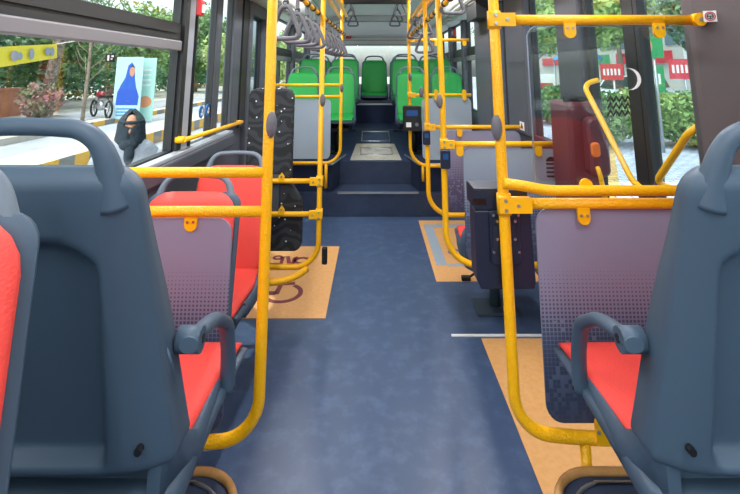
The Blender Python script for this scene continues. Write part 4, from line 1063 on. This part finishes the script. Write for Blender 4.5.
# person outside
def person():
    q = at(131, 130, 4.45); px, py = q.x, q.y; hz = q.z-GZ
    t = thing('person', 'person in a dark head wrap and grey shawl sitting outside the left window', 'person', (px, py, GZ), math.radians(24))
    # facing -Y roughly towards the bus; body as lofted robe
    sh = hz-.15
    def ring(cx, cy, z, rx, ry, n=28, ph=0, wob=0): return [(cx+rx*math.cos(2*PI*k/n)*(1+wob*math.sin(5*2*PI*k/n+z*9)), cy+ry*math.sin(2*PI*k/n)*(1+wob*math.sin(4*2*PI*k/n+z*7)), z) for k in range(n)]
    m = MB(); rs = []
    for (z, rx, ry, cy) in ((.0, .19, .13, -.36), (.25, .20, .14, -.36), (.41, .22, .17, -.34), (.44, .24, .28, -.18), (.52, .24, .22, -.06), (.62, .23, .17, 0), (.78, .235, .15, .0), (sh-.06, .24, .14, .0), (sh, .215, .12, .0), (sh+.045, .16, .10, .0), (sh+.075, .09, .08, 0), (sh+.12, .06, .065, -.005), (sh+.2, .055, .06, -.01)):
        rs.append(ring(0, cy, z, rx, ry, wob=.03 if z < sh else 0))
    m.loft(rs)
    # head on the same body
    head = []
    for k in range(13):
        a = PI*k/12; z = hz+.02-.125*math.cos(a); r = math.sin(a)
        head.append(ring(0, -.015-(.012 if k < 6 else 0), z, max(.002, .078*r**.8), max(.002, .098*r**.8)))
    m.loft(head); m.ball((0, -.115, hz+.0), .014, .022, .025)
    m.build('body', 'skin', t)
    m = MB(); rs = []
    for (z, rx, ry, cy) in ((.04, .22, .16, -.36), (.25, .23, .17, -.36), (.405, .25, .19, -.34), (.425, .27, .31, -.19), (.52, .27, .25, -.06), (.62, .255, .19, 0), (.78, .265, .17, .0), (sh-.08, .275, .16, .0), (sh-.02, .25, .14, .0), (sh+.045, .18, .12, .0), (sh+.075, .11, .10, 0), (sh+.09, .085, .085, 0)):
        rs.append(ring(0, cy, z, rx, ry, wob=.05))
    m.loft(rs, caps=False)
    for s_ in (-1, 1):   # sleeves, hands resting on the knees
        m.tube([(s_*.21, 0, sh-.03), (s_*.285, -.02, sh-.18), (s_*.27, -.13, sh-.34), (s_*.20, -.30, sh-.38)], .07, 14, rs=[.075, .07, .062, .052])
    m.build('robe', 'cloth_grey', t, subsurf=1)
    m = MB()
    for s_ in (-1, 1):
        m.cut(); m.ball((s_*.19, -.34, sh-.385), .035, .05, .018)
        for f_ in range(4): m.tube([(s_*.19+(f_-1.5)*.016, -.375, sh-.385), (s_*.19+(f_-1.5)*.018, -.41, sh-.39), (s_*.19+(f_-1.5)*.018, -.425+.004*abs(f_-1), sh-.41)], .0085, 8)
        m.tube([(s_*.165, -.33, sh-.385), (s_*.14, -.37, sh-.395)], .010, 8)
    m.build('hand', 'skin', t)
    # wrap: hood around the head and loose over shoulders
    m = MB(); rs = []
    for k in range(16):
        u = k/15; z = hz+.178-.29*u; rad = (.02+.10*math.sin(min(1, u*2.2)*PI/2)) if u < .55 else .12+.02*(u-.55)/.45
        ring_ = []
        for j in range(25):
            a = math.radians(-62+ (360-56)*j/24) if (.12 < u < .52) else math.radians(-90+360*j/24)
            ring_.append((rad*math.cos(a)*.92, .01+rad*math.sin(a)*(1.0+.05*math.sin(6*a)), z+.01*math.sin(3*a)))
        rs.append(ring_)
    vs = [p for r in rs for p in r]; fs = [(i*25+j, i*25+j+1, (i+1)*25+j+1, (i+1)*25+j) for i in range(15) for j in range(24)]
    m.add(vs, fs, True)
    # brow band folds
    m.tube([(.098*math.cos(a), .005+.112*math.sin(a), hz+.085+.008*math.sin(a)) for a in [2*PI*k/24 for k in range(24)]], .016, 8, close=True)
    o = m.build('head_wrap', 'cloth_dark', t, fix=False); sm = o.modifiers.new('t', 'SOLIDIFY'); sm.thickness = .012
    m = MB(); m.ball((0, -.072, hz-.072), .060, .045, .045); m.build('beard', 'beard', t)
    m = MB(); m.ball((0, -.105, hz-.12), .085, .07, .06); m.ball((.01, -.15, hz-.20), .045, .035, .10); m.build('scarf', 'cloth_dark', t)
    m = MB()
    for s_ in (-1, 1): m.cut(); m.ball((s_*.030, -.098, hz+.022), .012, .008, .007); m.tube([(s_*.014, -.105, hz+.04), (s_*.045, -.098, hz+.042)], .005, 6)
    m.build('eye', 'hair_black', t)
    return t, px, py
pt, px, py = person()
t = thing('low_stool', 'low wooden stool under the person outside the left window', 'stool', (px-.02, py+.02, GZ), math.radians(24)); MB().rslab(-.2, .2, .36, .40, -.12, .18, .015).build('stool_top', 'wood', t)
for a, b in ((-1, -1), (1, -1), (-1, 1), (1, 1)): MB().tube([(a*.17, .03+b*.12, 0), (a*.16, .03+b*.1, .365)], .018, 8).build('leg', 'wood', t)
# ---------------- right side of the street
struct('pavement_right', MB().box(1.6, 13, -8, 40, GZ, GZ+.12), 'paving_blue')
struct('pavement_1', MB().prism([(2.5, 5.8), (3.3, 6.4), (6.9, 13.6), (5.4, 13.6)], 2, GZ+.12, GZ+.125), 'paving_yellow'); struct('pavement_2', MB().prism([(4.0, 6.3), (7.2, 9.6), (7.6, 8.6), (4.9, 6.0)], 2, GZ+.12, GZ+.128), 'paving_pink')
rs_ = [(5.0, 10.6, 'round green shrub seen through the door, nearest the building'), (7.6, 13.0, 'round green shrub just before the parked car'), (5.8, 14.5, 'green shrub seen through the narrow right window'), (7.0, 10.2, 'round green shrub at the right edge of the door glass'), (9.4, 12.6, 'round green shrub below the bright red board')]
for i, (x, y, lab) in enumerate(rs_):
    t = thing('round_shrub', lab, 'shrub', (x, y, GZ+.12), 0, 'shrubs beyond the door'); m = MB(); leaves(m, (0, 0, .62), 1.0, 1.0, .58, 3800, .065); m.build('foliage', 'leaf%d' % (i % 2), t, fix=False); MB().tube([(0, 0, 0), (0, 0, 1)], .06, 6).build('stem', 'bark', t)
tr_r = [(9.4, 21.5, 5.8, 2.2, 1, 'pale street tree nearest the clear screen'), (13.2, 15.8, 5.0, 1.9, 0, 'green street tree between the door and the white building'), (13.5, 25, 6.5, 2.4, 1, 'pale street tree left of the white building seen through the door'), (15.0, 20.5, 6, 2.2, 2, 'dark street tree at the right of the doorway'), (11, 31, 6.5, 2.6, 1, 'street tree behind the blue canopy'), (12, 42, 7, 3, 0, 'far street tree seen past the rear right windows')]
for (x, y, h, cr, lf, lab) in tr_r: tree('street_tree', lab, x, y, h, cr, 'leaf%d' % lf, low=.45, group='trees on the door side')
b = thing('shop_building', 'pale building with window grid and shop signs beyond the door side trees', 'building', (24, 36, GZ))
MB().box(-2, 8, -22, 26, 0, 11).build('wall', 'building', b)
for k in range(14):
    for l in range(3): 
        MB().box(-2.06, -2.0, -21+3.3*k, -18.4+3.3*k, 3.6+2.5*l, 5.4+2.5*l).build('window', 'building_glass', b)
for k in range(5): MB().box(-2.2, -2.0, -20.5+9*k, -13+9*k, 2.3, 3.2).build('shop_sign', ('sign_red', 'sign_white', 'sign_red', 'sign_green', 'sign_red')[k], b)
for (x0, x1, y0, y1, Y, m_, lab) in ((600, 624, 64, 80, 11.5, 'sign_red', 'red and white shop board left of the door joint'), (668, 697, 59, 79, 12.5, 'sign_red', 'bright red board above the shrubs at the right of the door'), (640, 664, 36, 58, 9.5, 'sign_green', 'green hoarding with a portrait on a post outside the door'), (528, 556, 74, 92, 15, 'sign_white', 'white board with red band seen past the clear screen edge'), (636, 666, 66, 92, 12, 'sign_green', 'dark green board behind the parked car')):
    t, w, zb, zt = banner('street_board', lab, x0, x1, y0, y1, Y, m_)
    t['category'] = 'sign board'
    m = MB()
    if m_ == 'sign_green' and y0 == 36: m.prism(ell(-w*.3, zb+(zt-zb)*.55, w*.3, (zt-zb)*.3), 1, -.014, -.011); m.build('portrait_print', 'skin', t)
    elif m_ == 'sign_white': m.box(-w*.8, w*.8, -.014, -.011, zb+(zt-zb)*.2, zb+(zt-zb)*.5); m.build('band_print', 'sign_red', t)
    else:
        for k in range(5): m.box(-w*.8+k*w*.33, -w*.62+k*w*.33, -.014, -.011, zb+(zt-zb)*.3, zb+(zt-zb)*.7)
        m.build('band_print', 'sign_white', t)
q = at(576, 52, 25)
t = thing('blue_canopy', 'blue shop canopy seen between the grey door pillar and the glass', 'canopy', (q.x, 25, GZ)); zc = q.z-GZ
m = MB(); m.prism([(-.9, zc-.4), (0, zc+.3), (.9, zc-.4)], 1, -1.2, 1.2); m.build('cover', 'canopy_blue', t)
for a in (-1, 1):
    for c_ in (-1, 1): MB().tube([(a*.8, c_*1.1, 0), (a*.8, c_*1.1, zc-.35)], .04, 6).build('post', 'steel', t)
# parked car
def car():
    q = at(638, 150, 8.2); t = thing('car', 'white car parked beyond the pavement behind the door glass', 'car', (9.9, 17.5, GZ+.12), math.radians(-50)) 
    pr = [(-2.0, .3), (-2.05, .65), (-1.9, .88), (-1.35, .95), (-.75, 1.38), (.75, 1.42), (1.35, 1.0), (1.95, .85), (2.05, .6), (2.0, .3)]
    m = MB(); m.prism([(p[0], p[1]) for p in pr], 0, -.8, .8); m.build('body', 'car_white', t, bevel=.08)
    m = MB(); m.prism([(-1.2, .97), (-.72, 1.33), (.7, 1.36), (1.22, 1.0)], 0, -.83, .83); m.build('side_window', 'car_glass', t)
    m = MB(); m.add([(-.68, -1.36, .98), (.68, -1.36, .98), (.62, -.80, 1.37), (-.62, -.80, 1.37)], [(0, 1, 2, 3)]); m.v = [(x, y-.03, z+.03) for x, y, z in m.v]; m.build('windscreen', 'car_glass', t)
    for sx in (-1, 1):
        for sy_ in (-1.25, 1.25):
            m = MB(); m.disc((sx*.74, sy_, .31), .31, 0, .2, 24); w_ = m.build('wheel', 'rubber', t); m = MB(); m.disc((sx*.85, sy_, .31), .17, 0, .02, 20); m.build('hub', 'steel', w_)
    m = MB()
    for sx in (-1, 1): m.cut(); m.ball((sx*.6, -2.02, .66), .16, .05, .08)
    m.build('headlight', 'white', t)
car()
hd = MB(); 
for k in range(34): leaves(hd, (-16.6-.3*(k % 2), 4+1.5*k, GZ+1.0), .8, 1.0, 1.0, 320, .14)
tag(hd.build('hedge_foliage', 'leaf2', fix=False), 'long dark green hedge running behind the trees beyond the road', 'hedge', kind='stuff')
t = thing('clipped_bush', 'round clipped yellow green bush at the left edge of the window', 'bush', (-9.9, 10.7, GZ+.1)); m = MB(); leaves(m, (0, 0, 1.05), .75, .75, .65, 1800, .07); m.build('foliage', 'leaf3', t, fix=False); MB().tube([(0, 0, 0), (0, 0, 1)], .06, 6).build('stem', 'bark', t)
# ================================================================== LIGHT
W = bpy.data.worlds.new('World'); scene.world = W; W.use_nodes = True; nt = W.node_tree; bg = nt.nodes['Background']
sky = nt.nodes.new('ShaderNodeTexSky'); sky.sky_type = 'NISHITA'; sky.sun_disc = False; sky.sun_elevation = math.radians(48); sky.sun_rotation = math.radians(200); sky.dust_density = 3.5; sky.air_density = 1.0; sky.ozone_density = 1
hs_ = nt.nodes.new('ShaderNodeHueSaturation'); hs_.inputs['Saturation'].default_value = .35
nt.links.new(sky.outputs[0], hs_.inputs['Color']); nt.links.new(hs_.outputs[0], bg.inputs['Color']); bg.inputs['Strength'].default_value = .30
s = bpy.data.lights.new('sun', 'SUN'); s.energy = 2.6; s.angle = math.radians(1.0); s.color = (1, .96, .9)
so = bpy.data.objects.new('sun', s); COL.objects.link(so); so.rotation_euler = (math.radians(-14), math.radians(-16), 0)
for (xx, yy) in [(x, y) for x in (-.62, .62) for y in (-.4, 2.0, 4.3)]:  # area lights under the added lamps, fill for the interior
    l = bpy.data.lights.new('fill_light', 'AREA'); l.shape = 'RECTANGLE'; l.size = .07; l.size_y = 1.9; l.energy = 14
    lo = bpy.data.objects.new('fill_light', l); COL.objects.link(lo); lo.location = (xx, yy, ZC-.03)
# windscreen daylight comes through the open front
cam = bpy.data.cameras.new('camera'); co = bpy.data.objects.new('camera', cam); COL.objects.link(co)
cam.sensor_width = 36; cam.sensor_fit = 'HORIZONTAL'; cam.lens = F/740*36
cam.shift_x = -(CX-370)/740; cam.shift_y = -(247-PY)/740; cam.clip_start = .02
co.location = (0, 0, H); co.rotation_euler = (math.radians(90)+TH, 0, 0)
scene.camera = co
vs = scene.view_settings; vs.view_transform = 'Standard'; vs.look = 'None'; vs.gamma = 1; vs.use_curve_mapping = False; vs.exposure = .6
scene.cycles.use_denoising = True
scene.cycles.max_bounces = 8; scene.cycles.transparent_max_bounces = 16
